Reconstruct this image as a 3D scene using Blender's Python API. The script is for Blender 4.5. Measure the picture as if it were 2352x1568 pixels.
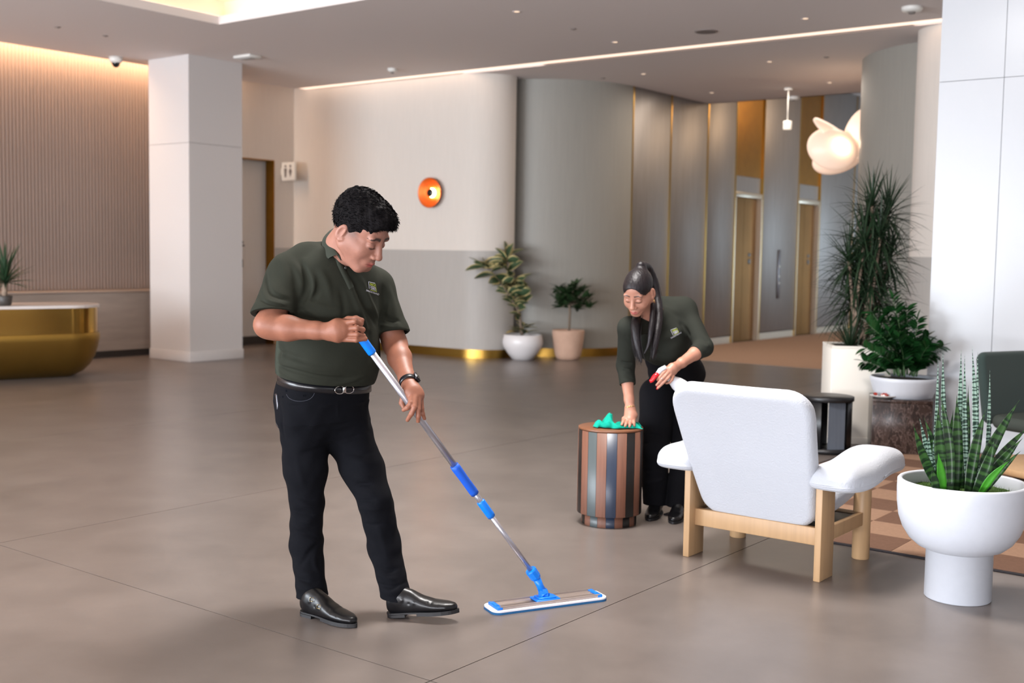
import bpy, bmesh, math, random
import numpy as np
from mathutils import Matrix, Vector, noise

for _o in list(bpy.data.objects):
    bpy.data.objects.remove(_o, do_unlink=True)
SC = bpy.context.scene
COL = SC.collection
PI = math.pi
rad = math.radians

# ------------------------------------------------------------------ camera
FPX, CW, CH, CAMH = 2670.0, 2352.0, 1568.0, 1.46
cam_rot = (Matrix.Rotation(rad(90 - 4.33), 4, 'X') @ Matrix.Rotation(rad(0.9), 4, 'Z'))
cd = bpy.data.cameras.new('camera')
cd.sensor_width = 36.0
cd.lens = FPX * 36.0 / CW
cd.clip_end = 200
cd.dof.use_dof = True
cd.dof.focus_distance = 4.65
cd.dof.aperture_fstop = 2.8
cam = bpy.data.objects.new('camera', cd)
cam.matrix_world = Matrix.Translation((0, 0, CAMH)) @ cam_rot
COL.objects.link(cam)
SC.camera = cam

# ------------------------------------------------------------------ exposure, world, daylight
SC.view_settings.view_transform = 'Standard'
SC.view_settings.look = 'None'
SC.view_settings.gamma = 1.0
SC.view_settings.use_curve_mapping = False
SC.view_settings.exposure = 0.0
SC.cycles.max_bounces = 7
SC.cycles.diffuse_bounces = 4
SC.cycles.glossy_bounces = 3
SC.cycles.sample_clamp_indirect = 6.0
SC.cycles.caustics_reflective = False
SC.cycles.caustics_refractive = False

def lin(r, g, b):
    def f(c):
        c /= 255.0
        return c / 12.92 if c <= 0.04045 else ((c + 0.055) / 1.055) ** 2.4
    return (f(r), f(g), f(b), 1.0)

world = bpy.data.worlds.new('world')
SC.world = world
world.use_nodes = True
world.node_tree.nodes['Background'].inputs[0].default_value = (0.62, 0.78, 1.0, 1)
world.node_tree.nodes['Background'].inputs[1].default_value = 1.3

TH = rad(37.6)
CT, ST = math.cos(TH), math.sin(TH)
def W(a, b, z=0.0):
    """room axes -> world: a runs right and nearer along the back wall, b runs right and away"""
    return Vector((a * CT + b * ST, -a * ST + b * CT, z))
ROOM = Matrix.Rotation(-TH, 4, 'Z')
CEIL = 3.9

def at(px, py, Y):
    d = cam_rot.to_3x3() @ Vector(((px - CW / 2) / FPX, -(py - CH / 2) / FPX, -1.0))
    return Vector((0, 0, CAMH)) + d * (Y / d.y)
def fl(px, py, z=0.0):
    d = cam_rot.to_3x3() @ Vector(((px - CW / 2) / FPX, -(py - CH / 2) / FPX, -1.0))
    return Vector((0, 0, CAMH)) + d * ((z - CAMH) / d.z)

def area(name, loc, target, sx, sy, power, color, spread=180):
    l = bpy.data.lights.new(name, 'AREA')
    l.shape = 'RECTANGLE'; l.size = sx; l.size_y = sy
    l.energy = power; l.color = color; l.spread = rad(spread)
    o = bpy.data.objects.new(name, l)
    o.location = loc
    o.rotation_euler = (Vector(target) - Vector(loc)).to_track_quat('-Z', 'Y').to_euler()
    COL.objects.link(o)
    return o
# daylight through the glazed front behind the camera and the glazed side to the right
L_FRONT = area('window_light_front', W(-10.5, -6.4, 1.9), W(-11.5, 8, 1.9), 9.5, 3.3, 2250, (0.82, 0.91, 1.0))
L_FRONT2 = area('window_light_front_near', W(1.5, -7.0, 1.9), W(-0.5, 5, 1.4), 7.0, 3.3, 70, (0.74, 0.86, 1.0))
L_SIDE = area('window_light_side', W(8.0, 4.0, 2.0), W(-4.0, 5.0, 1.6), 11.0, 3.3, 120, (0.86, 0.92, 1.0))
# added uplight from low by the glazing, only to brighten the ceiling
L_UP = area('ceiling_fill', W(-4.0, -6.8, 0.35), W(-7.0, 3.0, 3.9), 16.0, 0.8, 1350, (0.95, 0.95, 1.0), 150)
# lit ceiling coffer above the middle of the lobby
L_TOP = area('coffer_light', W(-3.3, 4.6, 4.05), W(-3.3, 4.6, 0), 1.0, 1.0, 270, (1.0, 0.96, 0.93))
L_COF = area('coffer_wash', W(-5.2, 3.0, 4.12), W(-5.2, 3.0, 0), 6.4, 4.8, 25, (1.0, 0.95, 0.9))

# ------------------------------------------------------------------ materials
def mat(name, col, rough=0.5, metal=0.0, spec=0.5, noise_amt=0.0, noise_scale=5.0, bump=0.0, bump_scale=40.0,
        emis=None, emis_str=0.0, stretch=(1, 1, 1), sheen=0.0, coat=0.0, vcol=False, col2=None, sss=0.0, alpha=1.0, trans=0.0, backlit=0.0):
    m = bpy.data.materials.new(name)
    m.use_nodes = True
    nt = m.node_tree; N = nt.nodes; L = nt.links
    b = N['Principled BSDF']
    b.inputs['Base Color'].default_value = col
    b.inputs['Roughness'].default_value = rough
    b.inputs['Metallic'].default_value = metal
    b.inputs['Specular IOR Level'].default_value = spec
    if sheen:
        b.inputs['Sheen Weight'].default_value = sheen
    if coat:
        b.inputs['Coat Weight'].default_value = coat
        b.inputs['Coat Roughness'].default_value = 0.08
    if sss:
        b.inputs['Subsurface Weight'].default_value = sss
        b.inputs['Subsurface Radius'].default_value = (0.012, 0.004, 0.002)
        b.inputs['Subsurface Scale'].default_value = 1.0
    if trans:
        b.inputs['Transmission Weight'].default_value = trans
    if alpha < 1:
        b.inputs['Alpha'].default_value = alpha
    if emis:
        b.inputs['Emission Color'].default_value = emis
        b.inputs['Emission Strength'].default_value = emis_str
    tc = mp = None
    if noise_amt or bump or col2:
        tc = N.new('ShaderNodeTexCoord'); mp = N.new('ShaderNodeMapping')
        mp.inputs['Scale'].default_value = stretch
        L.new(tc.outputs['Object'], mp.inputs[0])
    src = None
    if vcol:
        va = N.new('ShaderNodeVertexColor'); va.layer_name = 'Col'
        src = va.outputs[0]
        L.new(src, b.inputs['Base Color'])
    if noise_amt or col2:
        nz = N.new('ShaderNodeTexNoise'); nz.inputs['Scale'].default_value = noise_scale
        nz.inputs['Detail'].default_value = 6
        L.new(mp.outputs[0], nz.inputs[0])
        mx = N.new('ShaderNodeMix'); mx.data_type = 'RGBA'
        if col2:
            rp = N.new('ShaderNodeValToRGB')
            rp.color_ramp.elements[0].position = 0.38; rp.color_ramp.elements[1].position = 0.62
            L.new(nz.outputs[0], rp.inputs[0]); L.new(rp.outputs[0], mx.inputs[0])
            mx.inputs[6].default_value = col; mx.inputs[7].default_value = col2
        else:
            mr = N.new('ShaderNodeMapRange')
            mr.inputs[1].default_value = 0.2; mr.inputs[2].default_value = 0.8
            mr.inputs[3].default_value = 1 - noise_amt; mr.inputs[4].default_value = 1 + noise_amt
            L.new(nz.outputs[0], mr.inputs[0])
            mx.blend_type = 'MULTIPLY'; mx.inputs[0].default_value = 1
            if src: L.new(src, mx.inputs[6])
            else: mx.inputs[6].default_value = col
            L.new(mr.outputs[0], mx.inputs[7])
        L.new(mx.outputs[2], b.inputs['Base Color'])
    if bump:
        nb = N.new('ShaderNodeTexNoise'); nb.inputs['Scale'].default_value = bump_scale; nb.inputs['Detail'].default_value = 4
        L.new(mp.outputs[0], nb.inputs[0])
        bp = N.new('ShaderNodeBump'); bp.inputs['Strength'].default_value = 0.7; bp.inputs['Distance'].default_value = bump
        L.new(nb.outputs[0], bp.inputs['Height']); L.new(bp.outputs[0], b.inputs['Normal'])
    if backlit:
        tr = N.new('ShaderNodeBsdfTranslucent'); ad = N.new('ShaderNodeMixShader')
        ad.inputs[0].default_value = backlit
        tr.inputs[0].default_value = col
        if vcol: L.new(src, tr.inputs[0])
        L.new(b.outputs[0], ad.inputs[1]); L.new(tr.outputs[0], ad.inputs[2])
        L.new(ad.outputs[0], N['Material Output'].inputs[0])
    return m

# ------------------------------------------------------------------ object helpers
def tag(o, label=None, cat=None, group=None, kind=None):
    if label: o['label'] = label
    if cat: o['category'] = cat
    if group: o['group'] = group
    if kind: o['kind'] = kind
    return o
def empty(name, loc=(0, 0, 0), rz=0.0):
    o = bpy.data.objects.new(name, None)
    o.empty_display_size = 0.1
    o.location = loc; o.rotation_euler = (0, 0, rz)
    COL.objects.link(o)
    return o
def thing(name, label, cat, loc=(0, 0, 0), rz=0.0, group=None):
    return tag(empty(name, loc, rz), label, cat, group)
def link_mesh(name, me, m=None, parent=None):
    o = bpy.data.objects.new(name, me)
    if m is not None and len(me.materials) == 0:
        for mm in (m if isinstance(m, (list, tuple)) else [m]): me.materials.append(mm)
    COL.objects.link(o)
    if parent is not None: o.parent = parent
    return o
def copy_tree(o, parent=None):
    c = o.copy(); COL.objects.link(c); c.parent = parent
    for ch in [x for x in COL.objects if x.parent == o]:
        copy_tree(ch, c)
    return c

class MB:
    """collects vertices and faces of one part"""
    def __init__(s): s.v = []; s.f = []; s.mi = []; s.sm = []
    def add(s, vs, fs, smooth=False, mi=0, M=None):
        n = len(s.v)
        if M is not None: vs = [M @ Vector(v) for v in vs]
        s.v += [tuple(v) for v in vs]
        for f in fs:
            s.f.append([i + n for i in f]); s.mi.append(mi); s.sm.append(smooth)
        return s
    def box(s, lo, hi, M=None, mi=0):
        x0, y0, z0 = lo; x1, y1, z1 = hi
        vs = [(x0,y0,z0),(x1,y0,z0),(x1,y1,z0),(x0,y1,z0),(x0,y0,z1),(x1,y0,z1),(x1,y1,z1),(x0,y1,z1)]
        return s.add(vs, [(3,2,1,0),(4,5,6,7),(0,1,5,4),(1,2,6,5),(2,3,7,6),(3,0,4,7)], False, mi, M)
    def rbox(s, lo, hi, r=0.005, M=None, mi=0, seg=2):
        bm = bmesh.new()
        bmesh.ops.create_cube(bm, size=1)
        c = [(lo[i] + hi[i]) / 2 for i in range(3)]; d = [hi[i] - lo[i] for i in range(3)]
        for v in bm.verts: v.co = Vector([c[i] + v.co[i] * d[i] for i in range(3)])
        bmesh.ops.bevel(bm, geom=bm.edges[:], offset=min(r, min(d) * 0.49), segments=seg, affect='EDGES', profile=0.5)
        bm.verts.index_update()
        s.add([v.co.copy() for v in bm.verts], [[v.index for v in f.verts] for f in bm.faces], True, mi, M)
        bm.free(); return s
    def lathe(s, prof, seg=48, M=None, mi=0, smooth=True, a0=0, a1=2 * PI, sx=1, sy=1):
        full = abs(a1 - a0 - 2 * PI) < 1e-6
        n = seg if full else seg + 1
        vs = []
        for (r, z) in prof:
            for i in range(n):
                a = a0 + (a1 - a0) * i / seg
                vs.append((r * math.cos(a) * sx, r * math.sin(a) * sy, z))
        fs = []
        for j in range(len(prof) - 1):
            for i in range(seg):
                i2 = (i + 1) % n
                fs.append((j * n + i, j * n + i2, (j + 1) * n + i2, (j + 1) * n + i))
        return s.add(vs, fs, smooth, mi, M)
    def cyl(s, r, z0, z1, seg=32, M=None, mi=0, r2=None, bev=0.0):
        r2 = r if r2 is None else r2
        if bev: p = [(0, z0), (r - bev, z0), (r, z0 + bev), (r2, z1 - bev), (r2 - bev, z1), (0, z1)]
        else: p = [(0, z0), (r, z0), (r2, z1), (0, z1)]
        # keep caps crisp
        q = [p[0], p[1]] 
        s.lathe([p[0], p[1]], seg, M, mi, False)
        s.lathe(p[1:-1], seg, M, mi, True)
        s.lathe([p[-2], p[-1]], seg, M, mi, False)
        return s
    def tube(s, pts, r, seg=10, M=None, mi=0, cap=True, flat=1.0, smooth=True, up=None):
        pts = [Vector(p) for p in pts]
        n = len(pts); rr = r if isinstance(r, (list, tuple)) else [r] * n
        vs = []; prev = None
        for i, p in enumerate(pts):
            t = (pts[min(i + 1, n - 1)] - pts[max(i - 1, 0)])
            t = t.normalized() if t.length > 1e-9 else Vector((0, 0, 1))
            if prev is None:
                u = Vector(up) if up is not None else (Vector((0, 0, 1)) if abs(t.z) < 0.9 else Vector((1, 0, 0)))
                nrm = (u - t * u.dot(t)).normalized()
            else:
                nrm = (prev - t * prev.dot(t)).normalized()
            prev = nrm; bn = t.cross(nrm)
            for k in range(seg):
                a = 2 * PI * k / seg
                vs.append(p + nrm * math.cos(a) * rr[i] * flat + bn * math.sin(a) * rr[i])
        fs = []
        for i in range(n - 1):
            for k in range(seg):
                k2 = (k + 1) % seg
                fs.append((i * seg + k, i * seg + k2, (i + 1) * seg + k2, (i + 1) * seg + k))
        s.add(vs, fs, smooth, mi, M)
        if cap:
            b = len(s.v) - len(vs)
            s.f.append([b + k for k in range(seg)][::-1]); s.mi.append(mi); s.sm.append(False)
            s.f.append([b + (n - 1) * seg + k for k in range(seg)]); s.mi.append(mi); s.sm.append(False)
        return s
    def prism(s, poly, z0, z1, M=None, mi=0, smooth=False, caps=True):
        n = len(poly)
        vs = [(x, y, z0) for x, y in poly] + [(x, y, z1) for x, y in poly]
        fs = [(i, (i + 1) % n, n + (i + 1) % n, n + i) for i in range(n)]
        s.add(vs, fs, smooth, mi, M)
        if caps:
            b = len(s.v) - 2 * n
            s.f.append([b + i for i in range(n)][::-1]); s.mi.append(mi); s.sm.append(False)
            s.f.append([b + n + i for i in range(n)]); s.mi.append(mi); s.sm.append(False)
        return s
    def grid(s, rows, smooth=True, mi=0, M=None, closed=False):
        nr = len(rows); nc = len(rows[0])
        vs = [p for r in rows for p in r]; fs = []
        for j in range(nr - 1):
            for i in range(nc if closed else nc - 1):
                i2 = (i + 1) % nc
                fs.append((j * nc + i, j * nc + i2, (j + 1) * nc + i2, (j + 1) * nc + i))
        return s.add(vs, fs, smooth, mi, M)
    def mesh(s, name):
        me = bpy.data.meshes.new(name)
        me.from_pydata(s.v, [], s.f)
        me.polygons.foreach_set('use_smooth', s.sm)
        me.polygons.foreach_set('material_index', s.mi)
        me.update()
        return me
    def build(s, name, m, parent=None):
        return link_mesh(name, s.mesh(name), m, parent)
def struct(name, mb, m, parent=None):
    o = mb.build(name, m, parent)
    if parent is None: o['kind'] = 'structure'
    return o
def curve_pts(pts, n):
    """Catmull-Rom through pts"""
    P = [Vector(p) for p in pts]
    P = [P[0] * 2 - P[1]] + P + [P[-1] * 2 - P[-2]]
    out = []
    segs = len(P) - 3
    for i in range(n):
        t = i / (n - 1) * segs; k = min(int(t), segs - 1); t -= k
        a, b, c, d = P[k:k + 4]
        out.append(0.5 * ((2 * b) + (c - a) * t + (2 * a - 5 * b + 4 * c - d) * t * t + (3 * b - a - 3 * c + d) * t ** 3))
    return out
# ------------------------------------------------------------------ implicit-surface modelling for soft shapes
import openvdb
f32 = np.float32
class SDF:
    """a distance field on a regular grid; shapes are blended in, then meshed as one continuous surface"""
    def __init__(s, lo, hi, h):
        s.lo = np.array(lo, dtype=np.float64); s.h = h
        s.n = [int(math.ceil((hi[i] - lo[i]) / h)) + 1 for i in range(3)]
        s.d = np.full(s.n, 0.08, dtype=f32)
    def win(s, lo, hi, pad):
        a = [max(0, int((lo[i] - pad - s.lo[i]) / s.h)) for i in range(3)]
        b = [min(s.n[i], int((hi[i] + pad - s.lo[i]) / s.h) + 2) for i in range(3)]
        if any(b[i] <= a[i] for i in range(3)): return None
        sl = tuple(slice(a[i], b[i]) for i in range(3))
        ax = [(s.lo[i] + s.h * np.arange(a[i], b[i])).astype(f32) for i in range(3)]
        return sl, (ax[0][:, None, None], ax[1][None, :, None], ax[2][None, None, :])
    def op(s, fn, lo, hi, k=0.01, mode='add'):
        w = s.win(lo, hi, max(0.03, 1.5 * k))
        if w is None: return s
        sl, P = w
        dn = fn(*P).astype(f32); d = s.d[sl]
        if mode == 'add':
            h = np.clip(0.5 + 0.5 * (d - dn) / k, 0, 1)
            s.d[sl] = d * (1 - h) + dn * h - k * h * (1 - h)
        elif mode == 'cut':
            dn = -dn
            h = np.clip(0.5 - 0.5 * (d - dn) / k, 0, 1)
            s.d[sl] = d * (1 - h) + dn * h + k * h * (1 - h)
        elif mode == 'push':      # dn is a displacement
            s.d[sl] = d + dn
        return s
    def cone(s, a, b, ra, rb, k=0.01, mode='add', fdir=None, flat=1.0):
        a = np.array(a, float); b = np.array(b, float); ab = b - a; L2 = max(1e-12, float(ab @ ab))
        R = max(ra, rb) * max(1.0, flat)
        if fdir is not None:
            fd = np.array(fdir, float); fd -= ab * (fd @ ab) / L2; fd /= np.linalg.norm(fd)
        def fn(X, Y, Z):
            x = X - a[0]; y = Y - a[1]; z = Z - a[2]
            t = np.clip((x * ab[0] + y * ab[1] + z * ab[2]) / L2, 0, 1)
            x = x - t * ab[0]; y = y - t * ab[1]; z = z - t * ab[2]
            if fdir is not None:
                q = (x * fd[0] + y * fd[1] + z * fd[2]) * (1 - 1.0 / flat)
                x = x - q * fd[0]; y = y - q * fd[1]; z = z - q * fd[2]
            return np.sqrt(x * x + y * y + z * z) - (ra + (rb - ra) * t)
        lo = np.minimum(a, b) - R; hi = np.maximum(a, b) + R
        return s.op(fn, lo, hi, k, mode)
    def chain(s, pts, rs, k=0.008, mode='add', **kw):
        for i in range(len(pts) - 1):
            s.cone(pts[i], pts[i + 1], rs[i], rs[i + 1], k, mode, **kw)
        return s
    def ell(s, c, r, F=None, k=0.01, mode='add'):
        """ellipsoid; F columns = axes (3x3)"""
        c = np.array(c, float); r = np.array(r, float)
        F = np.eye(3) if F is None else np.array(F, float)
        R = float(max(r))
        def fn(X, Y, Z):
            x = X - c[0]; y = Y - c[1]; z = Z - c[2]
            u = [(x * F[0, i] + y * F[1, i] + z * F[2, i]) for i in range(3)]
            k0 = np.sqrt((u[0] / r[0]) ** 2 + (u[1] / r[1]) ** 2 + (u[2] / r[2]) ** 2)
            k1 = np.sqrt((u[0] / r[0] ** 2) ** 2 + (u[1] / r[1] ** 2) ** 2 + (u[2] / r[2] ** 2) ** 2) + 1e-6
            return k0 * (k0 - 1) / k1
        return s.op(fn, c - R, c + R, k, mode)
    def stack(s, o, F, nodes, k=0.01, mode='add', p=2.0, cap=0.01):
        """sections along the third axis of F: nodes (t, cx, cy, rx, ry)"""
        o = np.array(o, float); F = np.array(F, float); N = np.array(nodes, float)
        T = N[:, 0]; tt = np.linspace(T[0], T[-1], 160)
        cols = []
        for j in range(1, 5):   # smooth interpolation
            y = np.interp(tt, T, N[:, j]); ker = np.hanning(17); ker /= ker.sum()
            cols.append(np.convolve(np.pad(y, 8, mode='edge'), ker, 'valid'))
        R = float(np.max(np.abs(N[:, 1:3])) + np.max(N[:, 3:5]))
        ends = [o + F @ np.array([0, 0, T[0]]), o + F @ np.array([0, 0, T[-1]])]
        def fn(X, Y, Z):
            x = X - o[0]; y = Y - o[1]; z = Z - o[2]
            u, v, t = [(x * F[0, i] + y * F[1, i] + z * F[2, i]) for i in range(3)]
            sh = t.shape; tf = t.ravel()
            cx, cy, rx, ry = [np.interp(tf, tt, c).reshape(sh).astype(f32) for c in cols]
            e = (np.abs((u - cx) / rx) ** p + np.abs((v - cy) / ry) ** p) ** (1.0 / p)
            d = (e - 1) * np.minimum(rx, ry)
            c = np.maximum(t - T[-1], T[0] - t)
            h = np.clip(0.5 + 0.5 * (d - c) / cap, 0, 1)
            return c * (1 - h) + d * h + cap * h * (1 - h)
        lo = np.minimum(*ends) - R; hi = np.maximum(*ends) + R
        return s.op(fn, lo, hi, k, mode)
    def half(s, pt, nrm, mode='cut', k=0.003, lo=None, hi=None):
        """cut away the side the normal points to"""
        nrm = np.array(nrm, float); nrm /= np.linalg.norm(nrm); pt = np.array(pt, float)
        lo = s.lo if lo is None else lo; hi = s.lo + np.array(s.n) * s.h if hi is None else hi
        fn = lambda X, Y, Z: -((X - pt[0]) * nrm[0] + (Y - pt[1]) * nrm[1] + (Z - pt[2]) * nrm[2])
        return s.op(fn, lo, hi, k, 'cut')
    def bump(s, a, b, r, amp, up=True, flat=1.0):
        """soft fold: ridge (amp>0) or crease (amp<0) along a segment"""
        a = np.array(a, float); b = np.array(b, float); ab = b - a; L2 = max(1e-9, float(ab @ ab))
        def fn(X, Y, Z):
            x = X - a[0]; y = Y - a[1]; z = Z - a[2]
            t = (x * ab[0] + y * ab[1] + z * ab[2]) / L2
            tc = np.clip(t, 0, 1)
            x = x - tc * ab[0]; y = y - tc * ab[1]; z = z - tc * ab[2]
            q = (x * x + y * y + z * z) / (r * r)
            fade = np.clip(np.sin(np.pi * np.clip(tc * 0.9 + 0.05, 0, 1)) * 1.6, 0, 1)
            return -amp * np.exp(-q) * fade
        lo = np.minimum(a, b) - 2 * r; hi = np.maximum(a, b) + 2 * r
        w = s.win(lo, hi, 0.0)
        if w is not None:
            sl, P = w; s.d[sl] += fn(*P).astype(f32)
        return s
    def ray(s, px, py):
        """first surface point met from the viewer's place through a picture point"""
        o = V3((0, 0, CAMH)); d = V3(at(px, py, 5.0)) - o; d /= np.linalg.norm(d)
        hi = s.lo + s.h * (np.array(s.n) - 1)
        with np.errstate(divide='ignore'):
            t0 = (s.lo - o) / d; t1 = (hi - o) / d
        ta = max(0, float(np.max(np.minimum(t0, t1)))); tb = float(np.min(np.maximum(t0, t1)))
        if tb <= ta: return None
        t = np.arange(ta, tb, s.h * 0.5)
        P = o + t[:, None] * d
        I = np.clip(np.rint((P - s.lo) / s.h).astype(int), 0, np.array(s.n) - 1)
        w = np.nonzero(s.d[I[:, 0], I[:, 1], I[:, 2]] < 0)[0]
        return P[w[0]] if len(w) else None
    def folds(s, items):
        for (pts, r, amp) in items:
            H = [s.ray(*p) for p in pts]
            H = [h for h in H if h is not None]
            if len(H) < 2: continue
            C = curve_pts([Vector(h) for h in H], max(3, 3 * len(H)))
            n = len(C)
            for i in range(n - 1):
                f = math.sin(PI * (i + 0.5) / (n - 1)) ** 0.6
                a, b = V3(C[i]), V3(C[i + 1]); m = (a + b) / 2; L = float(np.linalg.norm(b - a))
                rr = r
                def fn(X, Y, Z, m=m, rr=rr, ab=(b - a) / max(L, 1e-9), L=L, f=f):
                    x = X - m[0]; y = Y - m[1]; z = Z - m[2]
                    t = x * ab[0] + y * ab[1] + z * ab[2]
                    q = (x * x + y * y + z * z - t * t)
                    return -amp * f * np.exp(-q / (rr * rr)) * np.exp(-(t / (L * 0.85 + 1e-6)) ** 2) * 0.66
                w = s.win(m - 2.2 * rr - L, m + 2.2 * rr + L, 0.0)
                if w is not None:
                    sl, P = w; s.d[sl] += fn(*P).astype(f32)
        return s
    def wave(s, lo, hi, amp, freq, seed=0, stretch=(1, 1, 1)):
        """soft irregular undulation of the surface"""
        rng = np.random.RandomState(seed); w = s.win(lo, hi, 0.0)
        if w is None: return s
        sl, (X, Y, Z) = w
        acc = 0
        for i in range(7):
            v = rng.normal(size=3) * np.array(stretch); v /= np.linalg.norm(v); v *= freq * rng.uniform(0.5, 1.6)
            v2 = rng.normal(size=3); v2 /= np.linalg.norm(v2); v2 *= freq * 0.4
            acc = acc + np.sin(X * v[0] + Y * v[1] + Z * v[2] + rng.uniform(0, 6) + 1.3 * np.sin(X * v2[0] + Y * v2[1] + Z * v2[2] + rng.uniform(0, 6)))
        s.d[sl] += (acc * amp / 3.0).astype(f32)
        return s
    def verts(s, iso=0.0):
        g = openvdb.FloatGrid(0.08)
        g.copyFromArray(s.d)
        pts, quads = g.convertToQuads(iso)
        return pts.astype(np.float64) * s.h + s.lo, quads[:, ::-1]
    def mesh(s, name, smooth=1, color=None, iso=0.0):
        P, Q = s.verts(iso)
        if smooth:
            E = np.concatenate([Q[:, [0, 1]], Q[:, [1, 2]], Q[:, [2, 3]], Q[:, [3, 0]]])
            n = len(P); deg = np.bincount(E.ravel(), minlength=n).astype(float)
            for _ in range(smooth):
                A = np.stack([np.bincount(E[:, 0], P[E[:, 1], i], n) + np.bincount(E[:, 1], P[E[:, 0], i], n) for i in range(3)], 1) / deg[:, None]
                P = P + 0.5 * (A - P)
        me = bpy.data.meshes.new(name)
        me.vertices.add(len(P)); me.vertices.foreach_set('co', P.astype(f32).ravel())
        me.loops.add(Q.size); me.loops.foreach_set('vertex_index', Q.astype(np.int32).ravel())
        me.polygons.add(len(Q)); me.polygons.foreach_set('loop_start', np.arange(0, Q.size, 4, dtype=np.int32))
        me.polygons.foreach_set('use_smooth', np.ones(len(Q), dtype=bool))
        me.update(calc_edges=True)
        if color is not None:
            c = color(P)
            at_ = me.color_attributes.new('Col', 'FLOAT_COLOR', 'POINT')
            rgba = np.ones((len(P), 4), dtype=f32); rgba[:, :3] = c
            at_.data.foreach_set('color', rgba.ravel())
        return me
def V3(v): return np.array(v, float)
def nrm(v):
    v = np.array(v, float); return v / np.linalg.norm(v)
# ------------------------------------------------------------------ setting
M_CONC = mat('polished_concrete', lin(112, 103, 98), rough=0.31, spec=0.5, noise_amt=0.16, noise_scale=0.8)
def _conc_fix():
    nt = M_CONC.node_tree; N = nt.nodes; L = nt.links
    b = N['Principled BSDF']
    tc = [n for n in N if n.type == 'TEX_COORD'][0]
    n1 = N.new('ShaderNodeTexNoise'); n1.inputs['Scale'].default_value = 2.6; n1.inputs['Detail'].default_value = 8; n1.inputs['Roughness'].default_value = 0.6
    n1.inputs['Distortion'].default_value = 0.2
    L.new(tc.outputs['Object'], n1.inputs[0])
    mx = N.new('ShaderNodeMix'); mx.data_type = 'RGBA'; mx.blend_type = 'MULTIPLY'; mx.inputs[0].default_value = 1
    m2 = N.new('ShaderNodeMapRange'); m2.inputs[1].default_value = 0.15; m2.inputs[2].default_value = 0.85; m2.inputs[3].default_value = 0.76; m2.inputs[4].default_value = 1.22
    L.new(n1.outputs[0], m2.inputs[0])
    old = b.inputs['Base Color'].links[0].from_socket
    L.new(old, mx.inputs[6]); L.new(m2.outputs[0], mx.inputs[7]); L.new(mx.outputs[2], b.inputs['Base Color'])
_conc_fix()
M_JOINT = mat('joint_dark', lin(70, 60, 54), rough=0.8)
M_CEIL = mat('ceiling_plaster', lin(226, 216, 212), rough=0.9, spec=0.2)
M_CREAM = mat('cream_wallcovering', lin(214, 205, 196), rough=0.8, spec=0.2, noise_amt=0.03, noise_scale=9, stretch=(6, 6, 0.3))
M_GREYW = mat('grey_wallcovering', lin(172, 166, 160), rough=0.55, spec=0.4, noise_amt=0.05, noise_scale=9, stretch=(6, 6, 0.3))
M_DRUM = mat('grey_drum_covering', lin(146, 142, 134), rough=0.5, spec=0.5, noise_amt=0.05, noise_scale=7, stretch=(5, 5, 0.25))
M_RIB = mat('ribbed_oak', lin(140, 122, 112), rough=0.6, spec=0.3, noise_amt=0.08, noise_scale=4, stretch=(8, 8, 0.4))
M_STONE = mat('veined_limestone', lin(170, 155, 144), rough=0.45, noise_amt=0.12, noise_scale=3, stretch=(0.7, 0.7, 4.5), col2=None)
M_COLP = mat('white_lacquer_panel', lin(205, 200, 198), rough=0.35, spec=0.5)
M_COLG = mat('white_glass_panel', lin(186, 189, 194), rough=0.22, spec=0.16)
M_BRASS = mat('satin_brass', lin(176, 138, 66), rough=0.30, metal=1.0)
M_BRASSD = mat('dark_brass', lin(150, 104, 38), rough=0.38, metal=1.0, noise_amt=0.12, noise_scale=6)
M_STEEL = mat('brushed_metal_panel', lin(142, 136, 132), rough=0.46, metal=0.65, noise_amt=0.10, noise_scale=5, stretch=(3, 3, 0.35))
M_TRIMS = mat('pale_metal_trim', lin(205, 195, 178), rough=0.35, metal=0.8)
M_CARPET = mat('tan_carpet', lin(170, 140, 120), rough=0.95, spec=0.1, noise_amt=0.10, noise_scale=30, bump=0.002, bump_scale=200)
M_WARM = mat('warm_light_strip', lin(255, 200, 150), emis=(1.0, 0.68, 0.42, 1), emis_str=24.0)
M_WARM2 = mat('soft_light_diffuser', lin(255, 225, 200), emis=(1.0, 0.76, 0.60, 1), emis_str=1.25)
M_WHITE = mat('white_plastic', lin(225, 222, 216), rough=0.4)
M_BLACK = mat('black_plastic', lin(20, 20, 22), rough=0.3)
M_DARK = mat('dark_plinth', lin(60, 52, 48), rough=0.6)

# floor: slabs of polished concrete with saw-cut joints
floor = struct('floor', MB().box((-15, -8.2, -0.12), (10, 31, -0.006), M=ROOM), M_JOINT)
ja = [-14.2, -11.12, -8.27, -5.42, -2.57, 0.28, 3.13, 5.98, 9.9]
jb = [-8.1, -2.79, 2.91, 8.61, 14.6]
for i in range(len(ja) - 1):
    for j in range(len(jb) - 1):
        g = 0.0022
        MB().box((ja[i] + g, jb[j] + g, -0.02), (ja[i + 1] - g, jb[j + 1] - g, 0.0), M=ROOM).build('slab', M_CONC, floor)
# lobby carpet
cp = struct('carpet', MB().box((-9.06, 14.6, -0.02), (-5.63, 30.4, 0.004), M=ROOM), M_CARPET); cp.name = 'floor_lobby'

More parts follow.
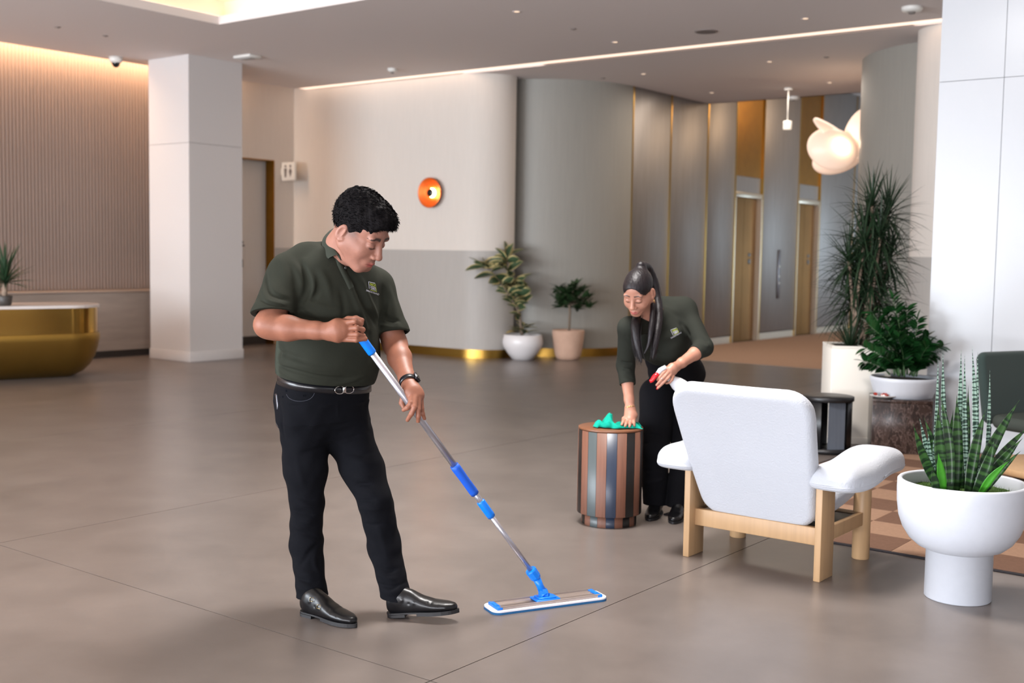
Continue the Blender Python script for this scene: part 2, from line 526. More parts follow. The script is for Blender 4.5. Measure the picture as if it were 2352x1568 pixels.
# ceiling around the coffer
HA0, HA1, HB0, HB1 = -10.45, -0.8, -0.5, 8.24
ceil = MB()
ceil.box((-13.60, -8.2, CEIL), (HA0, 12.12, CEIL + 0.09), M=ROOM)
ceil.box((HA1, -8.2, CEIL), (9.0, 12.12, CEIL + 0.09), M=ROOM)
ceil.box((HA0, HB1, CEIL), (HA1, 12.12, CEIL + 0.09), M=ROOM)
ceil.box((HA0, -8.2, CEIL), (HA1, HB0, CEIL + 0.09), M=ROOM)
ceil.box((-13.6, 12.37, CEIL), (-2.4, 16.86, CEIL + 0.09), M=ROOM)
ceil.box((-14.4, -8.2, CEIL + 0.36), (9.2, 17.2, CEIL + 0.42), M=ROOM)
ceil.box((-9.6, 16.86, 4.75), (-5.1, 30.6, 4.82), M=ROOM)
ceil.box((-9.6, 16.80, CEIL), (-5.1, 16.86, 4.8), M=ROOM)
ceiling = struct('ceiling', ceil, M_CEIL)
# light strips hidden in the coffer ledge and along the walls
trim = MB()
for (x0, y0, x1, y1) in [(HA0 - 0.3, HB0 - .3, HA0 - 0.24, HB1 + 0.3), (HA1 + 0.24, HB0 - .3, HA1 + 0.3, HB1 + 0.3), (HA0 - .3, HB1 + 0.24, HA1 + .3, HB1 + 0.3), (HA0 - .3, HB0 - 0.3, HA1 + .3, HB0 - 0.24)]:
    trim.box((x0, y0, CEIL + 0.10), (x1, y1, CEIL + 0.15), M=ROOM)
M_COF = mat('coffer_light_strip', lin(255, 220, 180), emis=(1.0, 0.90, 0.76, 1), emis_str=2.4)
cl = struct('trim_1', trim, M_COF); tag(cl, 'warm light strip hidden in the ceiling coffer')
# coffer sides
cs = MB()
cs.box((HA0 - 0.42, HB0 - .4, CEIL + 0.09), (HA0 - 0.36, HB1 + 0.4, CEIL + 0.36), M=ROOM)
cs.box((HA0 - .4, HB1 + 0.36, CEIL + 0.09), (HA1 + .4, HB1 + 0.42, CEIL + 0.36), M=ROOM)
cs.box((HA1 + 0.36, HB0 - .4, CEIL + 0.09), (HA1 + 0.42, HB1 + 0.4, CEIL + 0.36), M=ROOM)
M_COFW = mat('coffer_cream', lin(238, 226, 208), rough=0.8)
struct('trim_2', cs, M_COFW)
# upper face of the coffer is paler than the ceiling
struct('trim_3', MB().box((HA0 - .4, HB0 - .4, CEIL + 0.345), (HA1 + .4, HB1 + .4, CEIL + 0.358), M=ROOM), M_COFW)

# cove at the left wall and slot over the back wall
struct('trim_4', MB().box((-13.84, -8, CEIL + 0.10), (-13.66, 10.9, CEIL + 0.13), M=ROOM), M_WARM)
struct('trim_5', MB().box((-13.6, 12.13, CEIL + 0.02), (9.0, 12.36, CEIL + 0.05), M=ROOM), M_WARM2)

# left wall: ribbed timber over a stone ledge, cream towards the corner with a recessed doorway
BR = 10.9
wl = struct('wall_left', MB().box((-14.05, -8.2, 0), (-13.90, BR, CEIL + 0.4), M=ROOM), M_RIB)
rp = [(-0.020, 0), (-0.017, 0.005), (-0.008, 0.008), (0.008, 0.008), (0.017, 0.005), (0.020, 0)]
rib0 = None
nb = 130
for i in range(nb):
    b = BR - 0.024 - i * 0.048
    if rib0 is None:
        rib0 = MB().prism([(y, x) for x, y in rp][::-1], 0.9, CEIL + 0.34).mesh('rib'); rib0.materials.append(M_RIB)
    o = link_mesh('rib', rib0, None, wl)
    o.matrix_world = Matrix.Translation(W(-13.90, b, 0)) @ ROOM
ledge = MB()
ledge.box((-13.90, -6, 0.09), (-13.60, BR, 0.86), M=ROOM)
ledge.build('stone_ledge', M_STONE, wl)
MB().rbox((-13.90, -6, 0.86), (-13.58, BR, 0.885), 0.004, M=ROOM).build('ledge_top', M_STONE, wl)
MB().box((-13.90, -6, 0.0), (-13.64, BR, 0.09), M=ROOM).build('plinth', M_DARK, wl)
DB0, DB1, DZ = 10.95, 11.97, 2.82
wb = MB()
wb.box((-14.3, BR, 0), (-13.87, DB0, CEIL + 0.4), M=ROOM)
wb.box((-14.3, DB0, DZ), (-13.87, DB1, CEIL + 0.4), M=ROOM)
wb.box((-14.3, DB1, 0), (-13.87, 12.6, CEIL + 0.4), M=ROOM)
wlb = struct('wall_left_back', wb, M_CREAM)
MB().box((-13.87, DB1 + 0.02, 0.12), (-13.862, 12.37, 1.49), M=ROOM).build('wainscot', M_GREYW, wlb)
MB().box((-13.87, DB1 + 0.02, 0), (-13.855, 12.37, 0.12), M=ROOM).build('brass_skirting', M_BRASS, wlb)
d1 = struct('door_1', MB().box((-14.09, DB0, 0.13), (-14.05, DB1 - .012, DZ), M=ROOM), M_CREAM)
MB().box((-14.05, DB1 - 0.012, 0), (-13.865, DB1 + 0.004, DZ), M=ROOM).build('brass_jamb', M_BRASSD, d1)
MB().box((-14.05, DB0, DZ - 0.012), (-13.865, DB1, DZ + 0.002), M=ROOM).build('brass_head', M_BRASSD, d1)
MB().box((-14.09, DB0, 0), (-14.04, DB1 - .012, 0.13), M=ROOM).build('kick_plate', M_DARK, d1)
# small lettered plate and black card reader on the recessed door face
pl = MB()
for k, (dy, w) in enumerate([(0.05, 0.13), (0.0, 0.15)]):
    for q in range(4):
        pl.box((-14.05, 11.40 + q * w / 4, 1.50 + dy), (-14.044, 11.40 + q * w / 4 + w / 4 - 0.008, 1.53 + dy), M=ROOM)
rd0 = pl.build('raised_lettering', mat('bronze_letters', lin(105, 92, 84), rough=0.4), d1); rd0['kind'] = 'stuff'
rd = MB().rbox((-14.05, 11.42, 1.18), (-14.02, 11.50, 1.31), 0.02, M=ROOM).build('card_reader', M_BLACK)
tag(rd, 'small black card reader on the pale recessed door by the square column', 'card reader')

# plan curves of the back wall
def arc(cx, cy, r, a0, a1, n=18):
    return [(cx + r * math.cos(a0 + (a1 - a0) * i / (n - 1)), cy + r * math.sin(a0 + (a1 - a0) * i / (n - 1))) for i in range(n)]
def ribbon(pts, z0, z1, th=0.05, off=0.0):
    """vertical skin along a plan polyline in room axes; the visible side is to the right of travel"""
    mb = MB(); n = len(pts); nr = []
    for i in range(n):
        dx = pts[min(i + 1, n - 1)][0] - pts[max(i - 1, 0)][0]; dy = pts[min(i + 1, n - 1)][1] - pts[max(i - 1, 0)][1]
        l = math.hypot(dx, dy); nr.append((dy / l, -dx / l))
    A = [(p[0] + q[0] * off, p[1] + q[1] * off) for p, q in zip(pts, nr)]
    B = [(p[0] + q[0] * (off - th), p[1] + q[1] * (off - th)) for p, q in zip(pts, nr)]
    rows = []
    mb.grid([[(x, y, z0) for x, y in A], [(x, y, z1) for x, y in A]], True, M=ROOM)
    mb.grid([[(x, y, z1) for x, y in A], [(x, y, z1) for x, y in B]], False, M=ROOM)
    mb.grid([[(x, y, z1) for x, y in B], [(x, y, z0) for x, y in B]], True, M=ROOM)
    mb.grid([[(x, y, z0) for x, y in B], [(x, y, z0) for x, y in A]], False, M=ROOM)
    return mb
WB = 12.37
left_pts = [(-13.87, WB), (-12.5, WB), (-11.4, WB), (-10.44, WB)] + arc(-10.44, WB + 0.5, 0.5, -PI / 2, 0.12)[1:]
wk = struct('wall_back', ribbon(left_pts, 1.49, CEIL + 0.4, 0.2), M_CREAM)
ribbon(left_pts, 0.12, 1.49, 0.2, 0.006).build('wainscot', M_GREYW, wk)
ribbon(left_pts, 0.0, 0.12, 0.2, 0.014).build('brass_skirting', M_BRASS, wk)
dr_pts = arc(-10.56, 14.57, 1.5, -PI * 0.72, 0.0, 40)
dk = struct('wall_drum_left', ribbon(dr_pts, 0.12, CEIL + 0.02, 0.1), M_DRUM)
ribbon(dr_pts, 0.0, 0.12, 0.1, 0.008).build('brass_skirting', M_BRASS, dk)
right_pts = arc(-3.87, WB + 0.5, 0.5, -PI - 0.12, -PI / 2)[:-1] + [(-3.87, WB), (-2, WB), (2, WB), (9.0, WB)]
wr = struct('wall_back_right', ribbon(right_pts, 1.49, CEIL + 0.4, 0.2), M_CREAM)
ribbon(right_pts, 0.12, 1.49, 0.2, 0.006).build('wainscot', M_GREYW, wr)
ribbon(right_pts, 0.0, 0.12, 0.2, 0.014).build('brass_skirting', M_BRASS, wr)
dr2 = arc(-4.13, 14.74, 1.5, -PI, -PI * 0.28, 40)
dk2 = struct('wall_drum_right', ribbon(dr2, 0.12, CEIL + 0.02, 0.1), M_DRUM)
ribbon(dr2, 0.0, 0.12, 0.1, 0.008).build('brass_skirting', M_BRASS, dk2)

# elevator lobby
PA = -9.06
lob = struct('wall_lobby_left', MB().box((PA - 0.3, 14.5, 0), (PA - 0.12, 30.6, 4.8), M=ROOM), M_DARK)
bs = [14.57, 15.67, 16.85, 17.85, 18.9, 20.4, 21.4, 23.1, 24.7, 26.3, 28.0, 30.4]
for i in range(len(bs) - 1):
    b0, b1 = bs[i], bs[i + 1]
    top = CEIL if b1 < 16.9 else 4.74
    if i in (3, 5): continue
    MB().rbox((PA - 0.11, b0 + 0.018, 0.13), (PA, b1 - 0.018, top), 0.006, M=ROOM).build('panel', M_STEEL, lob)
    MB().box((PA - 0.11, b0 + 0.018, 0.0), (PA - 0.008, b1 - 0.018, 0.12), M=ROOM).build('metal_skirting', M_TRIMS, lob)
for b in bs[:-1]:
    top = CEIL if b < 16.8 else 4.74
    MB().box((PA - 0.10, b - 0.014, 0.0), (PA + 0.006, b + 0.014, top), M=ROOM).build('brass_strip', M_BRASS, lob)
M_LEAF = mat('elevator_door_brass', lin(118, 82, 36), rough=0.42, metal=1.0, noise_amt=0.1, noise_scale=3)
for n, (b0, b1) in enumerate([(17.85, 18.9), (20.4, 21.4)]):
    b0 += 0.014; b1 -= 0.014
    dd = struct('door_%d' % (n + 2), MB().box((PA - 0.14, b0, 2.83), (PA - 0.02, b1, 4.74), M=ROOM), M_BRASSD)
    mid = b0 + (b1 - b0) * 0.5
    MB().box((PA - 0.115, b0 + .03, 0.0), (PA - 0.09, mid - 0.004, 2.47), M=ROOM).build('door_leaf', M_LEAF, dd)
    MB().box((PA - 0.115, mid + 0.004, 0.0), (PA - 0.09, b1 - .03, 2.47), M=ROOM).build('door_leaf', M_LEAF, dd)
    MB().box((PA - 0.14, b0, 2.56), (PA - 0.03, b1, 2.83), M=ROOM).build('transom', M_STEEL, dd)
    MB().rbox((PA - 0.14, b0, 2.47), (PA + 0.005, b1, 2.56), 0.01, M=ROOM).build('door_head', M_TRIMS, dd)
    for s0 in (b0, b1 - 0.03):
        MB().box((PA - 0.14, s0, 0), (PA + 0.005, s0 + 0.03, 2.47), M=ROOM).build('door_jamb', M_TRIMS, dd)
    c = mid + (b1 - mid) * 0.5
    for z, h in ((1.43, 0.09), (1.53, 0.06)):
        MB().rbox((PA - 0.095, c - 0.05, z - h), (PA - 0.085, c + 0.05, z), 0.004, M=ROOM).build('door_plate', M_BLACK, dd)
cpn = MB().rbox((PA, 19.58, 0.72), (PA + 0.02, 19.68, 1.60), 0.008, M=ROOM)
cb = cpn.build('elevator_call_panel', mat('call_panel_steel', lin(112, 106, 108), rough=0.35, metal=0.8))
tag(cb, 'tall narrow metal call panel on the wall between the two elevator doors', 'call panel')
for z in (1.0, 1.12, 1.3):
    MB().cyl(0.018, 0, 0.008, 16, M=Matrix.Translation(W(PA + 0.02, 19.63, z)) @ ROOM @ Matrix.Rotation(PI / 2, 4, 'Y')).build('call_button', M_TRIMS, cb)
struct('wall_lobby_right', MB().box((-5.63, 14.7, 0), (-5.4, 22.0, 4.8), M=ROOM), M_STEEL)
struct('wall_lobby_end', MB().box((-9.3, 30.4, 0), (-2.0, 30.6, 4.8), M=ROOM), M_CREAM)
struct('wall_lobby_side', MB().box((-3.0, 21.9, 0), (-2.8, 30.5, 4.8), M=ROOM), M_CREAM)
struct('wall_lobby_return', MB().box((-5.6, 21.9, 0), (-2.9, 22.05, 4.8), M=ROOM), M_CREAM)
struct('ceiling_lobby', MB().box((-5.4, 21.9, 4.75), (-2.8, 30.6, 4.82), M=ROOM), M_CEIL)
struct('floor_lobby_side', MB().box((-5.63, 21.9, -0.02), (-2.8, 30.4, 0.004), M=ROOM), M_CARPET)
area('window_light_lobby', W(-3.2, 26.0, 1.35), W(-9.0, 26.0, 1.2), 7.5, 2.3, 300, (0.62, 0.82, 1.0))
# glazed fronts behind and beside the viewer: mullioned windows
def glazed(name, along, fixed, x0, x1, n):
    w = MB()
    if along == 'a': B = lambda a, b, z0, z1, d: ((a, fixed, z0), (b, fixed + d, z1))
    else: B = lambda a, b, z0, z1, d: ((fixed, a, z0), (fixed + d, b, z1))
    w.box(*B(x0, x1, 0, 0.25, 0.2), M=ROOM); w.box(*B(x0, x1, 3.6, CEIL + 0.4, 0.2), M=ROOM)
    o = struct(name, w, M_GREYW)
    for i in range(n + 1):
        x = x0 + (x1 - x0) * i / n
        MB().box(*B(x - 0.09, x + 0.09, 0.25, 3.6, 0.2), M=ROOM).build('mullion', M_GREYW, o)
    return o
glazed('window_1', 'a', -7.4, -14.0, 9.0, 8)
glazed('window_2', 'b', 8.3, -7.4, 12.4, 7)
struct('wall_front', MB().box((-14.0, -8.3, 0), (9.2, -8.1, CEIL + 0.4), M=ROOM), M_WHITE)
struct('wall_right', MB().box((9.1, -8.3, 0), (9.3, 12.6, CEIL + 0.4), M=ROOM), M_WHITE)

# square columns of white panels
M_COLJ = mat('column_joint_grey', lin(120, 118, 118), rough=0.7)
def column(name, a0, a1, b0, b1, m, base, label, joint_z=2.8, split=True):
    c = struct(name, MB().box((a0 + .03, b0 + .03, 0), (a1 - .03, b1 - .03, CEIL + 0.02), M=ROOM), M_COLJ)
    g = 0.002; t = 0.028
    for z0, z1 in ((base, joint_z - g), (joint_z + g, CEIL)):
        am = (a0 + a1) / 2; bm_ = (b0 + b1) / 2
        fa = [(a0, am - g), (am + g, a1)] if split else [(a0, a1)]
        fb = [(b0 + t, bm_ - g), (bm_ + g, b1 - t)] if split else [(b0 + t, b1 - t)]
        for x0, x1 in fa:
            MB().box((x0, b0, z0), (x1, b0 + t, z1), M=ROOM).build('panel', m, c)
            MB().box((x0, b1 - t, z0), (x1, b1, z1), M=ROOM).build('panel', m, c)
        for y0, y1 in fb:
            MB().box((a0, y0, z0), (a0 + t, y1, z1), M=ROOM).build('panel', m, c)
            MB().box((a1 - t, y0, z0), (a1, y1, z1), M=ROOM).build('panel', m, c)
    MB().rbox((a0 - 0.012, b0 - 0.012, 0), (a1 + 0.012, b1 + 0.012, base), 0.005, M=ROOM).build('skirting', m, c)
    tag(c, label)
    return c
column('trim_6', -13.20, -12.36, 9.27, 10.12, M_COLP, 0.13, 'square pale column standing by the left wall', split=False)
column('trim_7', -2.948, -1.998, 9.15, 10.10, M_COLG, 0.12, 'square glossy white column at the right edge', joint_z=2.82)

# ------------------------------------------------------------------ ceiling fittings
def ceil_at(px, py, z=CEIL): return fl(px, py, z)
M_CAMB = mat('smoked_dome', lin(25, 25, 28), rough=0.1)
p = ceil_at(266, 131)
sc_ = thing('security_camera', 'white dome security camera on the ceiling near the left cove', 'camera', p)
MB().lathe([(0, 0), (0.085, 0), (0.085, -0.05), (0.06, -0.075), (0, -0.075)], 32).build('housing', M_WHITE, sc_)
MB().lathe([(0.052, -0.075), (0.048, -0.10), (0.03, -0.125), (0, -0.135)], 32).build('dome', M_CAMB, sc_)
p = ceil_at(568, 128)
em = thing('ceiling_fitting', 'flat white rectangular fitting on the ceiling right of the square column', 'ceiling fitting', p, -TH)
MB().rbox((-0.16, -0.10, -0.035), (0.16, 0.10, 0), 0.012).build('body', M_WHITE, em)
MB().rbox((-0.10, -0.05, -0.045), (0.10, 0.05, -0.03), 0.006).build('lens', mat('grey_lens', lin(150, 148, 146), rough=0.3), em)
for (px, py, r, lab) in [(2095, 16, 0.10, 'white round smoke detector on the ceiling beside the glossy white column'),
                         (901, 157, 0.065, 'small white smoke detector on the ceiling left of the light slot'),
                         (1823, 222, 0.085, 'white smoke detector on the ceiling edge above the elevator lobby')]:
    sd = thing('smoke_detector', lab, 'smoke detector', ceil_at(px, py))
    MB().lathe([(0, 0), (r, 0), (r, -0.02), (r * 0.9, -0.04), (r * 0.5, -0.05), (0, -0.05)], 32).build('body', M_WHITE, sd)
    MB().lathe([(r * 0.35, -0.05), (r * 0.3, -0.065), (0, -0.068)], 24).build('sensor', mat('detector_grey', lin(120, 112, 108), rough=0.5), sd)
M_DL = mat('downlight_glow', lin(255, 225, 190), emis=(1.0, 0.72, 0.5, 1), emis_str=1.2)
dl_pts = [(1187, 27), (1413, 97), (1850, 43), (1478, 170), (1768, 142), (1635, 213), (1906, 190)]
for k, (px, py) in enumerate(dl_pts):
    nm = ['above the smoke detectors, farthest left', 'nearest the long light slot', 'nearest the glossy white column', 'just beyond the light slot, above the drum wall',
          'beyond the light slot, above the elevators', 'nearest the inner ceiling corner of the elevator lobby', 'beside the right-hand drum wall'][k]
    dl = thing('downlight', 'tiny recessed ceiling downlight ' + nm, 'downlight', ceil_at(px, py), group='recessed ceiling downlights')
    MB().lathe([(0.028, 0.0), (0.045, -0.003), (0.047, 0.0)], 24).build('trim_ring', M_CEIL, dl)
    MB().lathe([(0, -0.0005), (0.028, -0.0005)], 24).build('lens', M_DL, dl)
M_SPR = mat('sprinkler_grey', lin(130, 118, 112), rough=0.5)
for k, (px, py) in enumerate([(132, 62), (242, 82), (1317, 66), (1385, 179), (1898, 131)]):
    nm = ['at the far left of the ceiling', 'between the coffer and the left cove', 'above the light slot, centre of the ceiling', 'beyond the light slot over the grey drum wall', 'beyond the light slot, nearest the right drum'][k]
    s_ = tag(MB().lathe([(0, 0), (0.035, 0), (0.032, -0.006), (0.012, -0.008), (0.010, -0.014), (0, -0.014)], 24, M=Matrix.Translation(ceil_at(px, py))).build('sprinkler_cap', M_SPR),
             'small grey sprinkler cap ' + nm, 'sprinkler', 'ceiling sprinkler caps')
sp = thing('ceiling_speaker', 'flat grey round ceiling speaker grille in front of the light slot', 'speaker', ceil_at(1622, 72))
MB().lathe([(0.125, 0.0), (0.125, -0.006), (0.105, -0.010)], 40).build('rim', M_SPR, sp)
MB().lathe([(0, -0.008), (0.106, -0.008)], 40).build('grille', mat('grille_grey', lin(120, 110, 108), rough=0.7), sp)
ar = MB()
q0 = ceil_at(1250, 148); q1 = ceil_at(2075, 46)
ga0 = q0.x * CT - q0.y * ST; ga1 = q1.x * CT - q1.y * ST
gb = q0.x * ST + q0.y * CT
g_ = thing('linear_air_grille', 'long thin dark air slot in the ceiling parallel to the light slot', 'air grille', W((ga0 + ga1) / 2, gb, CEIL), -TH)
hl = abs(ga1 - ga0) / 2
for s_ in (-0.025, 0.0, 0.025):
    MB().box((-hl, s_ - 0.004, -0.006), (hl, s_ + 0.004, 0)).build('slot', M_SPR, g_)

# wall sconce
sy = WB / ((995 - 1176) / FPX * ST + CT)
p = at(995, 443, sy)
sc2 = thing('wall_sconce', 'round glowing copper dish wall sconce with a black centre', 'wall lamp', (0, 0, 0))
sc2.matrix_world = Matrix.Translation(p) @ ROOM @ Matrix.Rotation(PI / 2, 4, 'X')   # local z points into the room
M_COP = mat('copper_dish', lin(214, 100, 36), rough=0.5, metal=0.6)
MB().lathe([(0.02, 0.012), (0.10, 0.016), (0.16, 0.036), (0.205, 0.085), (0.212, 0.085), (0.17, 0.02), (0.10, 0.0), (0, 0)], 56).build('dish', M_COP, sc2)
MB().lathe([(0.03, 0.012), (0.03, 0.05)], 24).build('stem', M_BLACK, sc2)
MB().lathe([(0.0, 0.078), (0.05, 0.078), (0.056, 0.070), (0.056, 0.060), (0, 0.056)], 32).build('centre_disc', M_BLACK, sc2)
MB().lathe([(0.034, 0.022), (0.062, 0.020), (0.062, 0.032), (0.034, 0.034), (0.034, 0.022)], 40).build('light_ring', mat('sconce_glow', lin(255, 220, 150), emis=(1.0, 0.62, 0.25, 1), emis_str=90.0), sc2)

# projecting restroom sign
sg = thing('projecting_sign', 'small square white projecting sign with two dark figures near the corner', 'sign', W(-13.70, 12.12, 2.66), -TH)
MB().rbox((-0.15, -0.02, -0.14), (0.15, 0.02, 0.14), 0.006).build('plate', M_WHITE, sg)
MB().box((-0.18, -0.012, -0.05), (-0.15, 0.012, 0.05)).build('bracket', M_WHITE, sg)
M_SGN = mat('sign_grey_print', lin(120, 110, 106), rough=0.6)
for s_ in (-1, 1):
    f = MB()
    c = s_ * 0.055
    f.prism([(c + 0.020 * math.cos(t), 0.078 + 0.020 * math.sin(t)) for t in [2 * PI * k / 12 for k in range(12)]], -0.001, 0.003)
    f.prism([(c - 0.034, 0.0), (c, -0.09), (c + 0.034, 0.0), (c, 0.052)] if s_ > 0 else [(c - 0.03, 0.045), (c - 0.016, -0.09), (c + 0.016, -0.09), (c + 0.03, 0.045)], -0.001, 0.003)
    o = f.build('figure_symbol', M_SGN, sg); o.matrix_local = Matrix.Translation((0, -0.021, 0)) @ Matrix.Rotation(PI / 2, 4, 'X')

# pendant spot and big petal pendant in the elevator lobby
q = at(1808, 297, 17.0); top = ceil_at(1810, 238)
pd = thing('pendant_spotlight', 'small white cylinder pendant spot hanging before the elevators', 'pendant lamp', q)
zc = CEIL - q.z
MB().tube([(0, 0, 0.10), (0, 0, zc)], 0.008, 8).build('cord', M_WHITE, pd)
MB().lathe([(0, 0.12), (0.055, 0.12), (0.06, 0.11), (0.06, 0.0)], 32).build('shade', M_WHITE, pd)
MB().lathe([(0, 0.012), (0.055, 0.012)], 32).build('lens', mat('spot_glow', lin(255, 235, 200), emis=(1.0, 0.85, 0.6, 1), emis_str=1.5), pd)
MB().lathe([(0, zc), (0.06, zc), (0.06, zc - 0.03), (0, zc - 0.03)], 24).build('canopy', M_WHITE, pd)
M_PET = mat('frosted_petal', lin(250, 225, 205), rough=0.4, emis=(1.0, 0.66, 0.48, 1), emis_str=0.42, trans=0.0)
q = at(1925, 335, 15.6)
pp = thing('petal_pendant', 'large glowing pendant lamp of overlapping frosted petal discs', 'pendant lamp', q)
def petal(cx, cy, cz, rx, rz, tilt_y, tilt_x, dish=0.16, th=0.018):
    mb = MB(); rows = []
    for j in range(9):
        r = j / 8.0
        rows.append([(rx * r * math.cos(2 * PI * k / 40), -dish * (1 - r * r), rz * r * math.sin(2 * PI * k / 40)) for k in range(40)])
    back = [[(x, y + th, z) for x, y, z in row] for row in rows]
    M = Matrix.Translation((cx, cy, cz)) @ Matrix.Rotation(tilt_y, 4, 'Y') @ Matrix.Rotation(tilt_x, 4, 'X')
    mb.grid(rows + back[::-1], True, M=M, closed=True)
    return mb
petal(-0.10, -0.10, -0.05, 0.34, 0.28, rad(15), rad(-10)).build('petal', M_PET, pp)
petal(0.00, 0.0, 0.10, 0.42, 0.20, rad(38), rad(-55), 0.08).build('petal', M_PET, pp)
petal(0.32, 0.06, 0.17, 0.22, 0.36, rad(18), rad(10), 0.10).build('petal', M_PET, pp)
petal(0.05, 0.14, -0.14, 0.36, 0.22, rad(-18), rad(20), 0.10).build('petal', M_PET, pp)
MB().tube([(0, -0.2, 0.02), (0.12, -0.12, -0.06)], 0.025, 10).build('lamp_holder', mat('lamp_holder_metal', lin(120, 110, 95), rough=0.4), pp)
MB().tube([(0.34, 0.0, 0.1), (0.34, 0, CEIL - q.z)], 0.006, 8).build('cord', M_WHITE, pp)
bl = bpy.data.lights.new('petal_bulb', 'POINT'); bl.energy = 7; bl.color = (1.0, 0.74, 0.5); bl.shadow_soft_size = 0.05
bo = bpy.data.objects.new('petal_bulb', bl); COL.objects.link(bo); bo.location = q + Vector((0.02, -0.32, 0.0))
# warm wash in the elevator lobby
area('lobby_downlights', W(-7.3, 15.6, 3.88), W(-7.3, 15.6, 0), 2.6, 1.6, 70, (1.0, 0.86, 0.72))
area('elevator_hall_fill', W(-7.0, 20.5, 4.7), W(-7.4, 20.5, 0), 1.6, 7.0, 170, (1.0, 0.84, 0.68))  # added fill to brighten the hall, stands for no fixture
area('lobby_wall_wash', W(-7.2, 19.5, 4.2), W(-9.06, 19.3, 3.2), 1.5, 0.2, 22, (1.0, 0.66, 0.36))
# ------------------------------------------------------------------ furniture and objects
# helper: object frame aligned with the room axes at a world point; local x = right-nearer (a), local y = away (b)
def rthing(name, label, cat, loc, turn=0.0, group=None):
    return thing(name, label, cat, loc, -TH + turn, group)

# --- mop
M_BLUE = mat('bright_blue_plastic', lin(0, 118, 226), rough=0.35)
M_BLUEG = mat('blue_foam_grip', lin(14, 84, 196), rough=0.55, bump=0.0004, bump_scale=300)
M_ALU = mat('brushed_aluminium', lin(186, 184, 192), rough=0.34, metal=0.85)
M_ALU2 = mat('mop_frame_aluminium', lin(178, 165, 158), rough=0.38, metal=0.8)
M_MICRO = mat('white_microfibre', lin(225, 224, 232), rough=0.95, bump=0.001, bump_scale=400)
M_PADB = mat('blue_mop_pile', lin(36, 92, 140), rough=0.95, bump=0.0015, bump_scale=500)
jb_ = Vector(fl(1252, 1388)); 
mop = thing('flat_mop', 'flat floor mop with aluminium pole, blue grips and white microfibre pad', 'mop', (jb_.x, jb_.y, 0))
pL, pR = Vector(fl(1120, 1404)), Vector(fl(1382, 1370))
ang = math.atan2(pR.y - pL.y, pR.x - pL.x)
hd = Matrix.Rotation(ang, 4, 'Z'); hdi = (pR - pL).length / 2
ctr = (pL + pR) / 2 - Vector((jb_.x, jb_.y, 0)); ctr.z = 0
HM = Matrix.Translation(ctr) @ hd
def rrect(w, d, r, n=6):
    out = []
    for cx, cy, a0 in ((w - r, d - r, 0), (-w + r, d - r, PI / 2), (-w + r, -d + r, PI), (w - r, -d + r, 1.5 * PI)):
        out += [(cx + r * math.cos(a0 + PI / 2 * i / n), cy + r * math.sin(a0 + PI / 2 * i / n)) for i in range(n + 1)]
    return out
L2, D2 = hdi, 0.066
MB().prism(rrect(L2, D2, 0.035), 0.0, 0.009, M=HM, smooth=False).build('pad_pile', M_PADB, mop)
MB().prism(rrect(L2 * .995, D2 - 0.001, 0.035), 0.009, 0.015, M=HM).build('pad_binding', M_MICRO, mop)
fr = MB(); LF2 = L2 - 0.035; DF = 0.047
prof = [(-DF, 0.0), (-DF, 0.012), (-DF + .006, 0.013), (-DF + .010, 0.006), (-0.021, 0.006), (-0.019, 0.009), (-0.016, 0.006), (0.016, 0.006), (0.019, 0.009), (0.021, 0.006), (DF - .010, 0.006), (DF - .006, 0.013), (DF, 0.012), (DF, 0.0)]
rows = [[(x, y, 0.015 + z) for y, z in prof] for x in (-LF2, LF2)]
fr.grid(rows, False, M=HM); fr.add([(x, y, 0.015 + z) for x in (-LF2, LF2) for y, z in prof], [list(range(len(prof)))[::-1], [len(prof) + i for i in range(len(prof))]], M=HM)
fr.build('head_frame', M_ALU2, mop)
for s_ in (-1, 1):
    e = MB().rbox((s_ * LF2 - 0.012, -DF - 0.001, 0.014), (s_ * LF2 + 0.012, DF + 0.001, 0.026), 0.003, M=HM)
    e.rbox((s_ * LF2 - 0.009, -0.022, 0.025), (s_ * LF2 + 0.006, 0.022, 0.029), 0.002, M=HM)
    e.build('end_clip', M_BLUE, mop)
# swivel foot
Z0 = 0.026
ft = MB().rbox((-0.055, -0.036, Z0 - .004), (0.055, 0.036, Z0 + 0.006), 0.004, M=Matrix.Translation((0, 0, 0)) @ hd)
ft.rbox((-0.040, -0.028, Z0 + .005), (0.040, 0.028, Z0 + 0.012), 0.006, M=hd)
ft.build('swivel_foot', M_BLUE, mop)
W0 = Vector((jb_.x, jb_.y, 0))
k1 = at(1248, 1362, jb_.y + 0.008) - W0; k0 = Vector((0, 0, 0.035)); k2 = at(1232, 1327, jb_.y + 0.0) - W0
ptop = at(816, 757, 4.392) - W0; pdir0 = (ptop - k2).normalized()
yk = MB()
yk.tube([k0, k0 * .4 + k1 * .6, k1], [0.022, 0.019, 0.018], 14, up=(0, 1, 0)); yk.tube([k1 - Vector((0, .018, 0)), k1 + Vector((0, .018, 0))], 0.021, 18)
yk.tube([k1, k1 * .5 + k2 * .5, k2], [0.018, 0.015, 0.017], 14)
yk.build('swivel_joint', M_BLUE, mop)
def pole_pt(py):   # point on the pole axis at picture height py
    lo, hi = 0.0, 1.0
    for _ in range(40):
        m = (lo + hi) / 2; p = k2 + (ptop - k2) * m + W0
        v = cam_rot.to_3x3().inverted() @ (p - Vector((0, 0, CAMH)))
        y = CH / 2 + v.y / v.z * FPX
        if y > py: lo = m
        else: hi = m
    return k2 + (ptop - k2) * lo
soc = MB(); a_, b_ = pole_pt(1336), pole_pt(1308)
soc.tube([a_, a_ * .8 + b_ * .2, b_ * .9 + a_ * .1, b_], [0.020, 0.0235, 0.0245, 0.022], 10, smooth=False)
